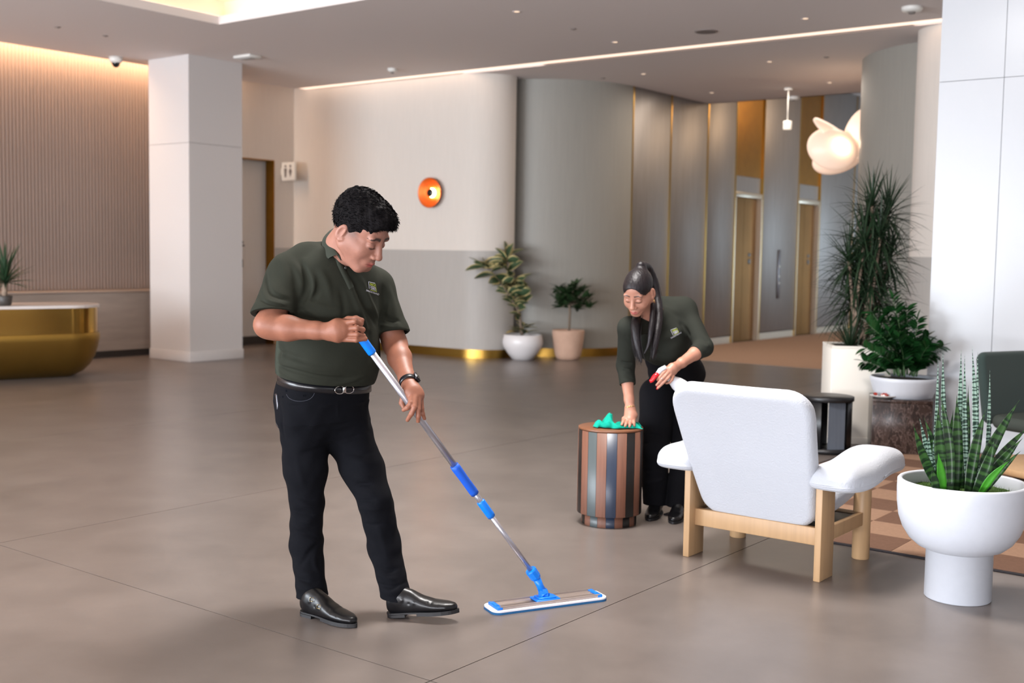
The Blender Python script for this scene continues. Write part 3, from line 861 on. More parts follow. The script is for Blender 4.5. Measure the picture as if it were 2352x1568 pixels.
soc.build('threaded_socket', M_BLUE, mop)
MB().tube([pole_pt(1312), pole_pt(1172)], 0.0105, 18).build('lower_pole', M_ALU, mop)
MB().tube([pole_pt(1186), pole_pt(1180), pole_pt(1152), pole_pt(1150)], [0.0165, 0.0178, 0.0178, 0.015], 20).build('locking_collar', M_BLUE, mop)
MB().tube([pole_pt(1176), pole_pt(1120)], 0.0128, 18).build('middle_pole', M_ALU, mop)
MB().tube([pole_pt(1134), pole_pt(1128), pole_pt(1100), pole_pt(1075), pole_pt(1068)], [0.0175, 0.0185, 0.0180, 0.0195, 0.0178], 24).build('foam_grip', M_BLUEG, mop)
MB().tube([pole_pt(1072), pole_pt(800)], 0.0135, 22).build('upper_pole', M_ALU, mop)
MB().tube([pole_pt(811), pole_pt(808), pole_pt(762), pole_pt(750)], [0.0165, 0.0172, 0.0172, 0.014], 22).build('top_grip', M_BLUE, mop)

# --- striped round side table
tc0 = at(1397, 1228, 6.27); tx, ty = 0.0, 0.0
tb_c = Vector((at(1398, 1200, 6.28).x, 6.28, 0))
M_WAL = mat('walnut_stave', lin(106, 68, 52), rough=0.55, spec=0.5, noise_amt=0.22, noise_scale=7, stretch=(14, 14, 0.7))
M_NAV = mat('dark_blue_lacquer_stave', lin(38, 48, 66), rough=0.35, noise_amt=0.08, noise_scale=8, stretch=(10, 10, 0.8))
M_BLK = mat('black_stave', lin(20, 18, 18), rough=0.35)
M_GRN = mat('grey_green_stave', lin(68, 76, 78), rough=0.4, noise_amt=0.06, noise_scale=8, stretch=(10, 10, 0.8))
M_WTOP = mat('walnut_top', lin(116, 74, 50), rough=0.35, noise_amt=0.15, noise_scale=5, stretch=(2, 14, 1))
stbl = thing('side_table', 'round striped side table of walnut, black and blue-grey staves', 'side table', tb_c)
TR_, TH_ = 0.176, 0.530
MB().lathe([(0, TH_ - .012), (TR_ - .002, TH_ - .012), (TR_, TH_ - .008), (TR_ - .001, TH_ - 0.001), (TR_ - .003, TH_), (0, TH_)], 72).build('tabletop', M_WTOP, stbl)
nst = 20
seq = [M_WAL, M_BLK, M_WAL, M_GRN, M_WAL, M_NAV, M_WAL, M_BLK]
ang0 = -PI / 2 - 1.45
for i in range(nst):
    a0 = ang0 + 2 * PI * i / nst + 0.004; a1 = ang0 + 2 * PI * (i + 1) / nst - 0.004
    m = [M_BLK, M_WAL, M_GRN, M_WAL, M_NAV, M_WAL, M_BLK, M_WAL, M_BLK, M_WAL][i % 10]
    s_ = MB().lathe([(TR_ - 0.02, 0.062), (TR_ - .0012, 0.062), (TR_, 0.066), (TR_, TH_ - .014), (TR_ - 0.02, TH_ - .014), (TR_ - 0.02, 0.062)], 5, a0=a0, a1=a1)
    o = s_.build('stave', m, stbl)
    MB().lathe([(0.12, 0.0), (0.149, 0.0), (0.150, 0.002), (0.150, 0.062), (0.12, 0.062), (0.12, 0)], 4, a0=a0, a1=a1).build('plinth_stave', m, stbl)

# --- teal cleaning cloth on the table
M_TEAL = mat('teal_microfibre_cloth', lin(22, 150, 130), rough=0.95, spec=0.1, noise_amt=0.2, noise_scale=25, bump=0.0006, bump_scale=700)
def cloth_patch():
    mb = MB(); rows = []; rs = random.Random(5)
    nx, ny = 64, 40
    for j in range(ny + 1):
        row = []
        for i in range(nx + 1):
            u = i / nx; v = j / ny
            x = -0.125 + 0.245 * u; y = -0.045 + 0.105 * v
            x += 0.010 * math.sin(7 * v + 2) ; y += 0.012 * math.sin(9 * u + 1) + 0.006 * math.sin(23 * u)
            z = 0.006 + 0.010 * abs(math.sin(10 * u + 3 * v)) + 0.008 * abs(math.sin(6 * u - 9 * v + 1)) + 0.004 * math.sin(30 * u + 12 * v)
            # raised flap at the left, low ridge by the fingers
            g = math.exp(-((x + 0.055) / 0.020) ** 2 - ((y - 0.015) / 0.05) ** 2); z += 0.056 * g
            x += 0.010 * g
            z += 0.016 * math.exp(-((x + 0.10) / 0.02) ** 2 - ((y) / 0.03) ** 2)
            z -= 0.010 * math.exp(-((x - 0.05) / 0.025) ** 2 - ((y - 0.01) / 0.03) ** 2)
            edge = min(u, 1 - u, v, 1 - v) * 14
            z = max(0.0035, z * min(1, 0.25 + edge))
            row.append((x, y, z))
        rows.append(row)
    mb.grid(rows, True)
    fl_ = []
    for j in range(15):          # upright folded flap
        v = j / 14
        fl_.append([(-0.078 + 0.050 * u * (1 - .45 * v) + 0.016 * v, 0.008 + 0.012 * math.sin(4 * u + 2 * v), 0.012 + 0.068 * v * (0.72 + 0.28 * u) - 0.004 * math.cos(6 * u)) for u in [i / 14 for i in range(15)]])
    mb.grid(fl_, True)
    return mb
clo = cloth_patch().build('cleaning_cloth', M_TEAL)
clo.location = tb_c + Vector((0.035, -0.055, TH_)); sm = clo.modifiers.new('thick', 'SOLIDIFY'); sm.thickness = 0.0025; sm.offset = 1
tag(clo, 'crumpled teal cleaning cloth on the striped side table under the hand', 'cloth')

# --- armchair (seen from behind), aligned with the room axes
M_OAK = mat('pale_oak', lin(180, 146, 108), rough=0.45, noise_amt=0.10, noise_scale=5, stretch=(10, 10, 0.5))
M_BOU = mat('white_boucle', lin(188, 192, 200), rough=0.95, spec=0.1, bump=0.0035, bump_scale=120, sheen=0.25)
BL, BRr = fl(1589, 1270), fl(1892, 1330)
cc = (BL + BRr) / 2
arm = rthing('armchair', 'white boucle lounge chair with pale oak legs seen from behind', 'armchair', (cc.x, cc.y, 0))
hw = 0.335      # half distance between legs along x; y away
LEGH = 0.445
for s_ in (-1, 1):
    MB().rbox((s_ * hw - 0.016, -0.072, 0), (s_ * hw + 0.016, 0.078, LEGH), 0.003).build('leg', M_OAK, arm)
    MB().cyl(0.042, 0, LEGH - 0.005, 32, M=Matrix.Translation((s_ * (hw - 0.005) , 0.475, 0)), bev=0.003).build('leg', M_OAK, arm)
    MB().rbox((s_ * hw - 0.014, 0.06, 0.17), (s_ * hw + 0.014, 0.45, 0.235), 0.003).build('side_rail', M_OAK, arm)
MB().rbox((-hw + 0.012, -0.015, 0.150), (hw - 0.012, 0.018, 0.232), 0.003).build('back_rail', M_OAK, arm)
MB().rbox((-hw + 0.012, 0.44, 0.170), (hw - 0.012, 0.47, 0.232), 0.003).build('front_rail', M_OAK, arm)
MB().box((-hw + .03, 0.02, 0.205), (hw - .03, 0.46, 0.222)).build('seat_deck', M_BLK, arm)
def arm_sdf():
    objs = []
    # backrest: slab leaning back, wider at the top, big corner radii
    S = SDF((-0.46, -0.42, 0.18), (0.46, 0.30, 0.97), 0.0055)
    lean = rad(24)
    F = np.stack([V3((1, 0, 0)), V3((0, math.cos(lean), math.sin(lean))), V3((0, -math.sin(lean), math.cos(lean)))], 1)   # columns: x, thickness, up
    o = V3((0, 0.055, 0.235))
    def fn(X, Y, Z):
        x = X - o[0]; y = Y - o[1]; z = Z - o[2]
        u = x + 0 * y + 0 * z; v = y * F[1, 1] + z * F[2, 1] + 0 * x; w = y * F[1, 2] + z * F[2, 2] + 0 * x
        t = np.clip(w / 0.70, 0, 1)
        half = 0.282 + 0.068 * np.clip(t * 1.25, 0, 1) ** 0.8
        thick = 0.048 - 0.012 * np.abs(t - .45)
        vc = v - 0.03 * (u / 0.38) ** 2 * 0 + 0.016 * np.cos(u * 3.0)
        cr = 0.085 + 0.035 * t
        qx = np.abs(u) - (half - cr); qz = np.abs(w - 0.35) - (0.355 - cr)
        d2 = np.sqrt(np.maximum(qx, 0) ** 2 + np.maximum(qz, 0) ** 2) + np.minimum(np.maximum(qx, qz), 0) - cr
        r = 0.036
        a = d2 + r; b = np.abs(vc) - thick + r
        return np.sqrt(np.maximum(a, 0) ** 2 + np.maximum(b, 0) ** 2) + np.minimum(np.maximum(a, b), 0) - r
    S.op(fn, np.array((-.45, -.41, .19)), np.array((.45, .29, .96)), 0.001)
    S.wave((-.46, -.34, .18), (.46, .3, .95), 0.0012, 14, 2)
    link_mesh('backrest', S.mesh('backrest', 1), M_BOU, arm)
    # seat cushion
    S = SDF((-0.36, -0.04, 0.18), (0.36, 0.62, 0.46), 0.0055)
    def fs(X, Y, Z):
        x = X + 0 * Y + 0 * Z; y = Y - 0.29 + 0 * X + 0 * Z; z = Z - (0.315 + 0.13 * (Y - .29) * 1.0) + 0 * X
        r = 0.05
        q = [np.abs(x) - (0.305 - r), np.abs(y) - (0.27 - r), np.abs(z) - (0.075 - r) + 0.9 * (x ** 2 + y ** 2) * 0.3]
        return np.sqrt(sum(np.maximum(a, 0) ** 2 for a in q)) + np.minimum(np.maximum(np.maximum(q[0], q[1]), q[2]), 0) - r
    S.op(fs, np.array((-.35, -.03, .19)), np.array((.35, .6, .45)), 0.001)
    link_mesh('seat_cushion', S.mesh('seat_cushion', 1), M_BOU, arm)
    # arm pads: puffy pillow over each pair of legs, with a welt along the edge
    for s_ in (-1, 1):
        cx = s_ * (hw + 0.060); y0, y1 = -0.125, 0.60
        S = SDF((cx - 0.17, y0 - 0.04, 0.38), (cx + 0.17, y1 + 0.04, 0.66), 0.005)
        def fa(X, Y, Z):
            x = X - cx + 0 * Y + 0 * Z; ym = (y0 + y1) / 2; y = Y - ym + 0 * X + 0 * Z; z0 = Z + 0 * X + 0 * Y
            ex = np.abs(x) / 0.125; ey = np.abs(y) / ((y1 - y0) / 2)
            e = np.clip((ex ** 4 + ey ** 6), 0, 1.5)
            h = np.clip(1 - e, 0, 1) ** 0.42
            zb = 0.462 + 0.02 * (y / 0.38) + 0.008 * np.sin(y * 13)
            top = 0.092 * h; bot = 0.036 * h
            c = zb - 0.0
            d = np.where(z0 > c, (z0 - c) - top, (c - z0) - bot)
            side = (e ** (1 / 5.0) - 1) * 0.12
            return np.maximum(d * 0.72, side)
        S.op(fa, np.array((cx - .16, y0 - .03, .39)), np.array((cx + .16, y1 + .03, .65)), 0.001)
        o_ = link_mesh('arm_pad', S.mesh('arm_pad', 2), M_BOU, arm)
        wp = []
        for i in range(49):
            a = 2 * PI * i / 48; c, s2 = math.cos(a), math.sin(a)
            k = 1.0
            for _k in range(30):
                g_ = (abs(c) * k) ** 4 + (abs(s2) * k) ** 6
                k *= g_ ** (-1 / 5.0)
            y = s2 * k * (y1 - y0) / 2
            wp.append((cx + c * k * 0.122, y + (y0 + y1) / 2, 0.462 + 0.02 * (y / 0.38) + 0.008 * math.sin(y * 13)))
        MB().tube(wp, 0.0042, 6).build('welt', M_BOU, o_)
        MB().rbox((cx - 0.045, -0.075, LEGH - 0.012), (cx + 0.045, 0.52, LEGH + 0.004), 0.003).build('arm_rest_board', M_OAK, arm)
arm_sdf()

# --- checked rug
M_RUG1 = mat('rug_terracotta', lin(152, 122, 102), rough=0.95, spec=0.05, noise_amt=0.10, noise_scale=60, bump=0.0012, bump_scale=260)
M_RUG2 = mat('rug_brown', lin(112, 86, 72), rough=0.95, spec=0.05, noise_amt=0.10, noise_scale=60, bump=0.0012, bump_scale=260)
M_RUGE = mat('rug_dark_binding', lin(36, 32, 36), rough=0.95)
pe = fl(1914, 1249); e_b = pe.x * ST + pe.y * CT
pl2 = fl(1530, 1180); a_l = pl2.x * CT - pl2.y * ST
rug = rthing('rug', 'checked terracotta and brown rug with a dark bound edge', 'rug', W(a_l, e_b, 0))
RL, RW = 4.8, 3.4
MB().rbox((0, 0, 0.0005), (RL, RW, 0.007), 0.002).build('binding', M_RUGE, rug)
nxr, nyr = 15, 11; cw, ch_ = (RL - .05) / nxr, (RW - 0.05) / nyr
tiles = {}
for i in range(nxr):
    for j in range(nyr):
        k = (i + j) % 2
        if k not in tiles:
            tiles[k] = MB().box((0.0006, 0.0006, 0.002), (cw - .0006, ch_ - .0006, 0.0082 + 0.0006 * k)).mesh('check'); tiles[k].materials.append((M_RUG1, M_RUG2)[k])
        o = link_mesh('check', tiles[k], None, rug); o.location = (0.025 + i * cw, 0.025 + j * ch_, 0)

# --- black round side table behind the armchair
M_BW = mat('black_stained_wood', lin(24, 24, 26), rough=0.4, noise_amt=0.15, noise_scale=6, stretch=(12, 12, .6))
M_BWG = mat('dark_grey_wood_face', lin(86, 92, 102), rough=0.5, noise_amt=0.14, noise_scale=6, stretch=(10, 10, .6))
bt = at(1903, 908, 8.74)
blt = rthing('black_side_table', 'low black wooden round side table behind the white armchair', 'side table', (bt.x, 8.74, 0.008), rad(12))
zt = bt.z - 0.008
MB().lathe([(0, zt - 0.035), (0.185, zt - 0.035), (0.190, zt - 0.03), (0.190, zt - 0.004), (0.187, zt), (0, zt)], 56).build('tabletop', M_BW, blt)
MB().lathe([(0, 0), (0.19, 0), (0.19, 0.03), (0, 0.03)], 56).build('base_disc', M_BW, blt)
for i, (a0, a1, m) in enumerate([(-170, -95, M_BW), (-78, -30, M_BWG), (-28, -5, M_BW), (20, 80, M_BW), (100, 160, M_BW)]):
    if m is M_BWG:
        x0, y0 = 0.165 * math.cos(rad(a0)), 0.165 * math.sin(rad(a0)); x1, y1 = 0.165 * math.cos(rad(a1)), 0.165 * math.sin(rad(a1))
        MB().prism([(x0, y0), (x1, y1), (x1 * .85, y1 * .85), (x0 * .85, y0 * .85)], 0.03, zt - 0.035).build('face_panel', m, blt)
    else:
        MB().lathe([(0.135, 0.03), (0.18, 0.03), (0.18, zt - .035), (0.135, zt - 0.035), (0.135, 0.03)], 12, a0=rad(a0), a1=rad(a1)).build('side_panel', m, blt)

# --- marble block with planter and dish
M_MAR = mat('dark_brown_marble', lin(72, 54, 48), rough=0.22, spec=0.6)
def _marble():
    nt = M_MAR.node_tree; N = nt.nodes; L = nt.links; b = N['Principled BSDF']
    tc = N.new('ShaderNodeTexCoord'); mp = N.new('ShaderNodeMapping'); mp.inputs['Rotation'].default_value = (0.3, 0.5, 0.2); mp.inputs['Scale'].default_value = (1, 1, .45)
    L.new(tc.outputs['Object'], mp.inputs[0])
    n = N.new('ShaderNodeTexNoise'); n.inputs['Scale'].default_value = 14; n.inputs['Detail'].default_value = 9; n.inputs['Roughness'].default_value = 0.7; n.inputs['Distortion'].default_value = 1.6
    L.new(mp.outputs[0], n.inputs[0])
    r = N.new('ShaderNodeValToRGB'); e = r.color_ramp.elements
    e[0].position = 0.40; e[0].color = lin(40, 30, 27); e[1].position = 0.60; e[1].color = lin(56, 43, 38)
    x = e.new(0.5); x.color = lin(48, 36, 32); y = e.new(0.512); y.color = lin(126, 106, 98); z = e.new(0.524); z.color = lin(52, 39, 35)
    L.new(n.outputs[0], r.inputs[0]); L.new(r.outputs[0], b.inputs['Base Color'])
_marble()
mc = fl(2000, 1041)
mt_ = math.atan2(fl(2114, 1047).y - mc.y, fl(2114, 1047).x - mc.x)
mb_t = thing('marble_block', 'dark brown veined marble cube table holding a round planter', 'side table', (mc.x, mc.y, 0.008), mt_)
MZ = 0.405
mside = 0.43
MB().rbox((0, 0, 0), (mside, 0.025, MZ - .026), 0.002).build('slab', M_MAR, mb_t)
MB().rbox((0, mside - 0.025, 0), (mside, mside, MZ - .026), 0.002).build('slab', M_MAR, mb_t)
MB().rbox((0, 0.026, 0), (0.025, mside - .026, MZ - .026), 0.002).build('slab', M_MAR, mb_t)
MB().rbox((mside - 0.025, 0.026, 0), (mside, mside - .026, MZ - .026), 0.002).build('slab', M_MAR, mb_t)
MB().rbox((0, 0, MZ - 0.025), (mside, mside, MZ), 0.002).build('top_slab', M_MAR, mb_t)
dq = Vector((at(2028, 915, mc.y + 0.09).x, mc.y + 0.075, MZ + 0.008))
dish = thing('candy_dish', 'small dish of red and white wrapped sweets on the marble block', 'dish', dq)
dish.scale = (1.35, 1.35, 1.5)
MB().lathe([(0, 0.0), (0.05, 0.0), (0.075, 0.012), (0.078, 0.014), (0.07, 0.016), (0.048, 0.005), (0, 0.004)], 32).build('plate', mat('clear_dish', lin(190, 185, 182), rough=0.1, spec=0.8), dish)
M_R1 = mat('red_wrapper', lin(150, 40, 26), rough=0.3); M_R2 = mat('white_wrapper', lin(230, 222, 218), rough=0.3)
rs = random.Random(2)
for i in range(12):
    a = rs.uniform(0, 6.28); r = rs.uniform(0, 0.05)
    c = Vector((r * math.cos(a), r * math.sin(a) * .7, 0.012 + 0.008 * (i // 6)))
    d = Vector((rs.uniform(-1, 1), rs.uniform(-1, 1), rs.uniform(-.2, .2))).normalized() * 0.011
    MB().tube([c - d * 1.6, c - d * 1.0, c - d * .8, c, c + d * .8, c + d * 1.0, c + d * 1.6], [0.007, 0.002, 0.006, 0.0085, 0.006, 0.002, 0.007], 8).build('wrapped_sweet', (M_R1, M_R2)[i % 2], dish)

# --- reception desk
def stadium(x0, x1, r, n=20):
    return [(x1 - r + r * math.cos(a), r * math.sin(a)) for a in [-PI / 2 + PI * i / n for i in range(n + 1)]] + [(x0 + r + r * math.cos(a), r * math.sin(a)) for a in [PI / 2 + PI * i / n for i in range(n + 1)]]
pd0 = fl(0, 872); pd1 = fl(188, 862)
bdir = math.atan2(pd1.y - pd0.y, pd1.x - pd0.x)
end = at(252, 700, 13.05)
desk = thing('reception_desk', 'curved brass reception desk with a pale stone top at the left', 'desk', (end.x, end.y, 0), bdir)
zt = end.z
RR = 0.42
def dsk_ring(off, z, yo=0.0):
    return [(x, y + yo, z) for x, y in [(px_ if px_ < 0 else px_, py_) for px_, py_ in stadium(-4.6 + off, 0 - off, RR - off)]]
prof = [(0.30, 0.0), (0.26, 0.015), (0.17, 0.06), (0.10, 0.13), (0.045, 0.23), (0.01, 0.34), (-0.008, 0.42), (-0.012, 0.47), (0.0, 0.50)]
m_ = MB(); m_.grid([dsk_ring(o_, z_, RR) for o_, z_ in prof], True, closed=True)
M_BRD = mat('brushed_brass_bowl', lin(160, 126, 62), rough=0.42, metal=1.0, noise_amt=0.08, noise_scale=4)
M_BRP = mat('polished_brass_band', lin(190, 150, 78), rough=0.14, metal=1.0)
m_.build('curved_body', M_BRD, desk)
m_ = MB(); m_.grid([dsk_ring(o_, z_, RR) for o_, z_ in [(0.012, 0.49), (0.012, zt - 0.03)]], True, closed=True)
m_.build('upper_band', M_BRP, desk)
m_ = MB(); m_.prism([(x, y + RR) for x, y in stadium(-4.61, 0.01, RR + 0.01)], zt - 0.03, zt); m_.build('counter_top', mat('pale_stone_top', lin(214, 206, 202), rough=0.2, spec=0.6, noise_amt=0.05, noise_scale=4), desk)

# --- white planters
M_PLW = mat('matte_white_planter', lin(196, 200, 208), rough=0.45, noise_amt=0.02, noise_scale=30, bump=0.0004, bump_scale=200)
M_SOIL = mat('dark_soil', lin(46, 40, 30), rough=1.0, bump=0.004, bump_scale=120)

# --- dark green chair at the right edge
M_GCH = mat('dark_green_upholstery', lin(48, 62, 60), rough=0.85, spec=0.2, noise_amt=0.06, noise_scale=200, sheen=0.2)
M_GSEAT = mat('grey_green_upholstery', lin(62, 68, 64), rough=0.85, spec=0.2, noise_amt=0.06, noise_scale=200)
gp = at(2312, 985, 7.7)
gch = thing('lounge_chair', 'dark green upholstered chair with thin black legs at the right edge', 'chair', (gp.x, 7.7, 0.0082), rad(28))
def pillow(lo, hi, r, res, tilt=None):
    lo = np.array(lo); hi = np.array(hi); c = (lo + hi) / 2; h = (hi - lo) / 2
    S = SDF(lo - .02, hi + .02, res)
    def f(X, Y, Z):
        q = [np.abs(X - c[0]) + 0 * Y + 0 * Z - (h[0] - r[0]), np.abs(Y - c[1]) + 0 * X + 0 * Z - (h[1] - r[1]), np.abs(Z - c[2]) + 0 * X + 0 * Y - (h[2] - r[1])]
        e = (np.maximum(q[0], 0) / 1) ** 2 + np.maximum(q[2], 0) ** 2
        d2 = np.sqrt((np.maximum(np.abs(X - c[0]) + 0 * Y + 0 * Z - (h[0] - r[0]), 0)) ** 2 + (np.maximum(np.abs(Z - c[2]) + 0 * X + 0 * Y - (h[2] - r[0]), 0)) ** 2) - r[0]
        d2 = np.maximum(d2, np.maximum(np.abs(X - c[0]) + 0 * Y + 0 * Z - h[0], np.abs(Z - c[2]) + 0 * X + 0 * Y - h[2]))
        a = d2 + r[1]; b = np.abs(Y - c[1]) + 0 * X + 0 * Z - h[1] + r[1]
        return np.sqrt(np.maximum(a, 0) ** 2 + np.maximum(b, 0) ** 2) + np.minimum(np.maximum(a, b), 0) - r[1]
    S.op(f, lo, hi, 0.001)
    return S
o = link_mesh('backrest', pillow((-0.19, -0.035, -.23), (0.30, 0.035, .25), (0.06, 0.032), 0.006).mesh('backrest', 1), M_GCH, gch)
o.location = (0.0, 0.06, 0.60); o.rotation_euler = (rad(-10), 0, 0)
me = pillow((-0.26, -0.045, -.25), (0.34, 0.045, .25), (0.14, 0.043), 0.006).mesh('seat', 1)
o = link_mesh('seat', me, M_GSEAT, gch); o.location = (0.04, -0.24, 0.40); o.rotation_euler = (rad(90), 0, 0)
for x, y in ((-0.15, -0.42), (0.28, -0.42), (-0.16, 0.0), (0.28, 0.0)):
    MB().tube([(x, y, 0.36), (x * 1.12, y * 1.03, 0.0)], 0.009, 10).build('leg', M_BLACK, gch)

# --- low oak table just inside the right edge
op = at(2330, 1068, 6.7)
ot = thing('coffee_table', 'low round pale oak coffee table at the right edge behind the planter', 'coffee table', (op.x + 0.30, 6.7, 0.0082))
zt2 = op.z - .008
MB().lathe([(0, zt2 - 0.04), (0.40, zt2 - 0.04), (0.405, zt2 - 0.035), (0.405, zt2 - 0.004), (0.40, zt2), (0, zt2)], 64).build('tabletop', M_OAK, ot)
for a in (0.6, 2.7, 4.8):
    MB().cyl(0.035, 0, zt2 - 0.04, 20, M=Matrix.Translation((0.25 * math.cos(a), 0.25 * math.sin(a), 0))).build('leg', M_OAK, ot)
MB().cyl(0.30, zt2 - 0.075, zt2 - 0.041, 40).build('apron', M_BW, ot)
# ------------------------------------------------------------------ plants
def leaf_mesh(name, m, L, Wd, n=8, fold=0.25, droop=0.25, m2=None, shape='oval'):
    """leaf lying along +y from the origin, bending down; m2 colours the margin"""
    mb = MB(); rows = []
    cols = [-1, -0.72, -0.35, 0, 0.35, 0.72, 1] if m2 else [-1, -0.5, 0, 0.5, 1]
    for j in range(n + 1):
        t = j / n
        if shape == 'oval': w = Wd / 2 * max(0.02, math.sin(PI * t ** 0.85)) ** 0.75
        elif shape == 'strap': w = Wd / 2 * min(1, t * 5 + .5) * max(0.03, (1 - t ** 2.2))
        else: w = Wd / 2 * max(0.02, (t * 2.2 if t < .35 else (1 - (t - .35) / .65) ** .7 * .77 + 0.0))
        y = L * (t - 0.12 * droop * t * t); z = -L * droop * t * t
        rows.append([(c * w, y, z + abs(c) * w * fold) for c in cols])
    mb.grid(rows, True)
    if m2:
        nc = len(cols) - 1
        for k in range(len(mb.f)):
            c = k % nc
            mb.mi[k] = 1 if c in (0, nc - 1) else 0
    me = mb.mesh(name)
    me.materials.append(m)
    if m2: me.materials.append(m2)
    return me
def place_leaf(me, parent, p, d, roll=0.0, s=1.0, up=Vector((0, 0, 1))):
    d = Vector(d).normalized(); x = d.cross(up)
    x = x.normalized() if x.length > 1e-3 else Vector((1, 0, 0)); z = x.cross(d)
    R = Matrix((x, d, z)).transposed().to_4x4()
    o = link_mesh('leaf', me, None, parent)
    o.matrix_local = Matrix.Translation(p) @ R @ Matrix.Rotation(roll, 4, 'Y') @ Matrix.Diagonal((s, s, s, 1))
    return o
def pot(parent, prof, m, soil_z, soil_r, M=None, nm='pot'):
    MB().lathe(prof, 64, M=M).build(nm, m, parent)
    MB().lathe([(0, soil_z + 0.004), (soil_r * .6, soil_z + .002), (soil_r, soil_z)], 40, M=M).build('soil', M_SOIL, parent)

# --- snake plant in the white goblet planter
M_SNA = mat('snake_leaf_green', lin(44, 78, 44), rough=0.38, spec=0.5)
M_SNL = mat('snake_leaf_silver', lin(120, 150, 134), rough=0.38, spec=0.5)
def _snake(m, dark, mid, light, bands):
    nt = m.node_tree; N = nt.nodes; L = nt.links; b = N['Principled BSDF']
    tc = N.new('ShaderNodeTexCoord'); mp = N.new('ShaderNodeMapping'); mp.inputs['Scale'].default_value = (0.35, 1.0, 0.35)
    L.new(tc.outputs['Object'], mp.inputs[0])
    w = N.new('ShaderNodeTexWave'); w.wave_type = 'BANDS'; w.bands_direction = 'Y'
    w.inputs['Scale'].default_value = bands; w.inputs['Distortion'].default_value = 5.5; w.inputs['Detail'].default_value = 3; w.inputs['Detail Scale'].default_value = 3.0
    L.new(mp.outputs[0], w.inputs[0])
    r = N.new('ShaderNodeValToRGB'); e = r.color_ramp.elements
    e[0].position = 0.15; e[0].color = dark; e[1].position = 0.75; e[1].color = light
    x = e.new(0.45); x.color = mid
    L.new(w.outputs[0], r.inputs[0]); L.new(r.outputs[0], b.inputs['Base Color'])
_snake(M_SNA, lin(20, 42, 22), lin(32, 62, 30), lin(54, 90, 42), 9)
_snake(M_SNL, lin(40, 62, 52), lin(86, 118, 102), lin(146, 174, 158), 18)
M_SNB = mat('snake_leaf_bright', lin(62, 140, 34), rough=0.38, spec=0.5, noise_amt=0.2, noise_scale=20)
gpc = Vector((at(2202, 1300, 4.96).x, 4.96, 0))
sp_ = thing('snake_plant', 'tall snake plant in a white goblet-shaped planter in front of the rug', 'potted plant', gpc)
prof = [(0, 0), (0.134, 0), (0.138, 0.004), (0.138, 0.212), (0.150, 0.216), (0.178, 0.228), (0.213, 0.258), (0.240, 0.300), (0.258, 0.35), (0.266, 0.41), (0.268, 0.47), (0.267, 0.508), (0.262, 0.514), (0.250, 0.514), (0.245, 0.508), (0.243, 0.47), (0.238, 0.44)]
M_MOSS = mat('green_moss', lin(56, 84, 24), rough=1.0, noise_amt=0.35, noise_scale=50, bump=0.01, bump_scale=150)
MB().lathe(prof, 96).build('planter', M_PLW, sp_)
ms = MB(); rs = random.Random(8)
rows = []
for j in range(13):
    r = 0.243 * j / 12
    rows.append([(r * math.cos(a), r * math.sin(a), 0.462 + 0.012 * noise.noise((r * 14 * math.cos(a), r * 14 * math.sin(a), 3)) + 0.006 * noise.noise((r * 60 * math.cos(a), r * 60 * math.sin(a), 7))) for a in [2 * PI * k / 48 for k in range(48)]])
ms.grid(rows, True, closed=True)
for i in range(2600):
    a = rs.uniform(0, 6.283); r = 0.235 * math.sqrt(rs.random()); x, y = r * math.cos(a), r * math.sin(a); z = 0.460
    q = Vector((rs.gauss(0, .5), rs.gauss(0, .5), 1)).normalized() * rs.uniform(.008, .022); s_ = Vector((q.y, -q.x, 0)).normalized() * .001
    p = Vector((x, y, z)); ms.add([p - s_, p + s_, p + q], [(0, 1, 2)])
mo = ms.build('moss', M_MOSS, sp_); mo['kind'] = 'stuff'
def snake_leaf(base_px, tip_px, y0, y1, width, m, bow=0.0, twist=0.0, base_z=None):
    b = at(base_px[0], base_px[1], y0) - gpc; t = at(tip_px[0], tip_px[1], y1) - gpc
    if b.z < 0.45: b = b + (t - b) * ((0.45 - b.z) / (t.z - b.z))
    d = t - b; L = d.length; ax = d.normalized()
    # local mesh along +y so that the banding follows the blade
    mb = MB(); n = 18; rows = []
    for j in range(n + 1):
        v = j / n
        w = width / 2 * (0.62 + 0.5 * math.sin(PI * min(1, v * 1.15) ** 0.9)) * max(0.015, 1 - v ** 5) * (1 if v < .8 else (1 - (v - .8) / .2) ** 0.55 * 1.0 + 0.02)
        cup = 0.34
        xo = bow * math.sin(PI * v)
        tw = twist * v
        row = []
        for c in (-1, -0.5, 0, 0.5, 1):
            x = c * w; z = cup * w * c * c
            row.append((xo + x * math.cos(tw) - z * math.sin(tw), v * L, x * math.sin(tw) + z * math.cos(tw)))
        rows.append(row)
    back = [[(x, y, z - 0.003 * (1 - 0.8 * j / n)) for x, y, z in r] for j, r in enumerate(rows)]
    mb.grid([r + bk[::-1] for r, bk in zip(rows, back)], True, closed=True)
    me = mb.mesh('leaf'); me.materials.append(m)
    o = link_mesh('leaf', me, None, sp_)
    fwd = Vector((0, -1, 0)); z = (fwd - ax * fwd.dot(ax)).normalized(); x = ax.cross(z)
    o.matrix_local = Matrix.Translation(b) @ Matrix((x, ax, z)).transposed().to_4x4()
    return o
T3, Y_ = 'x', 4.96
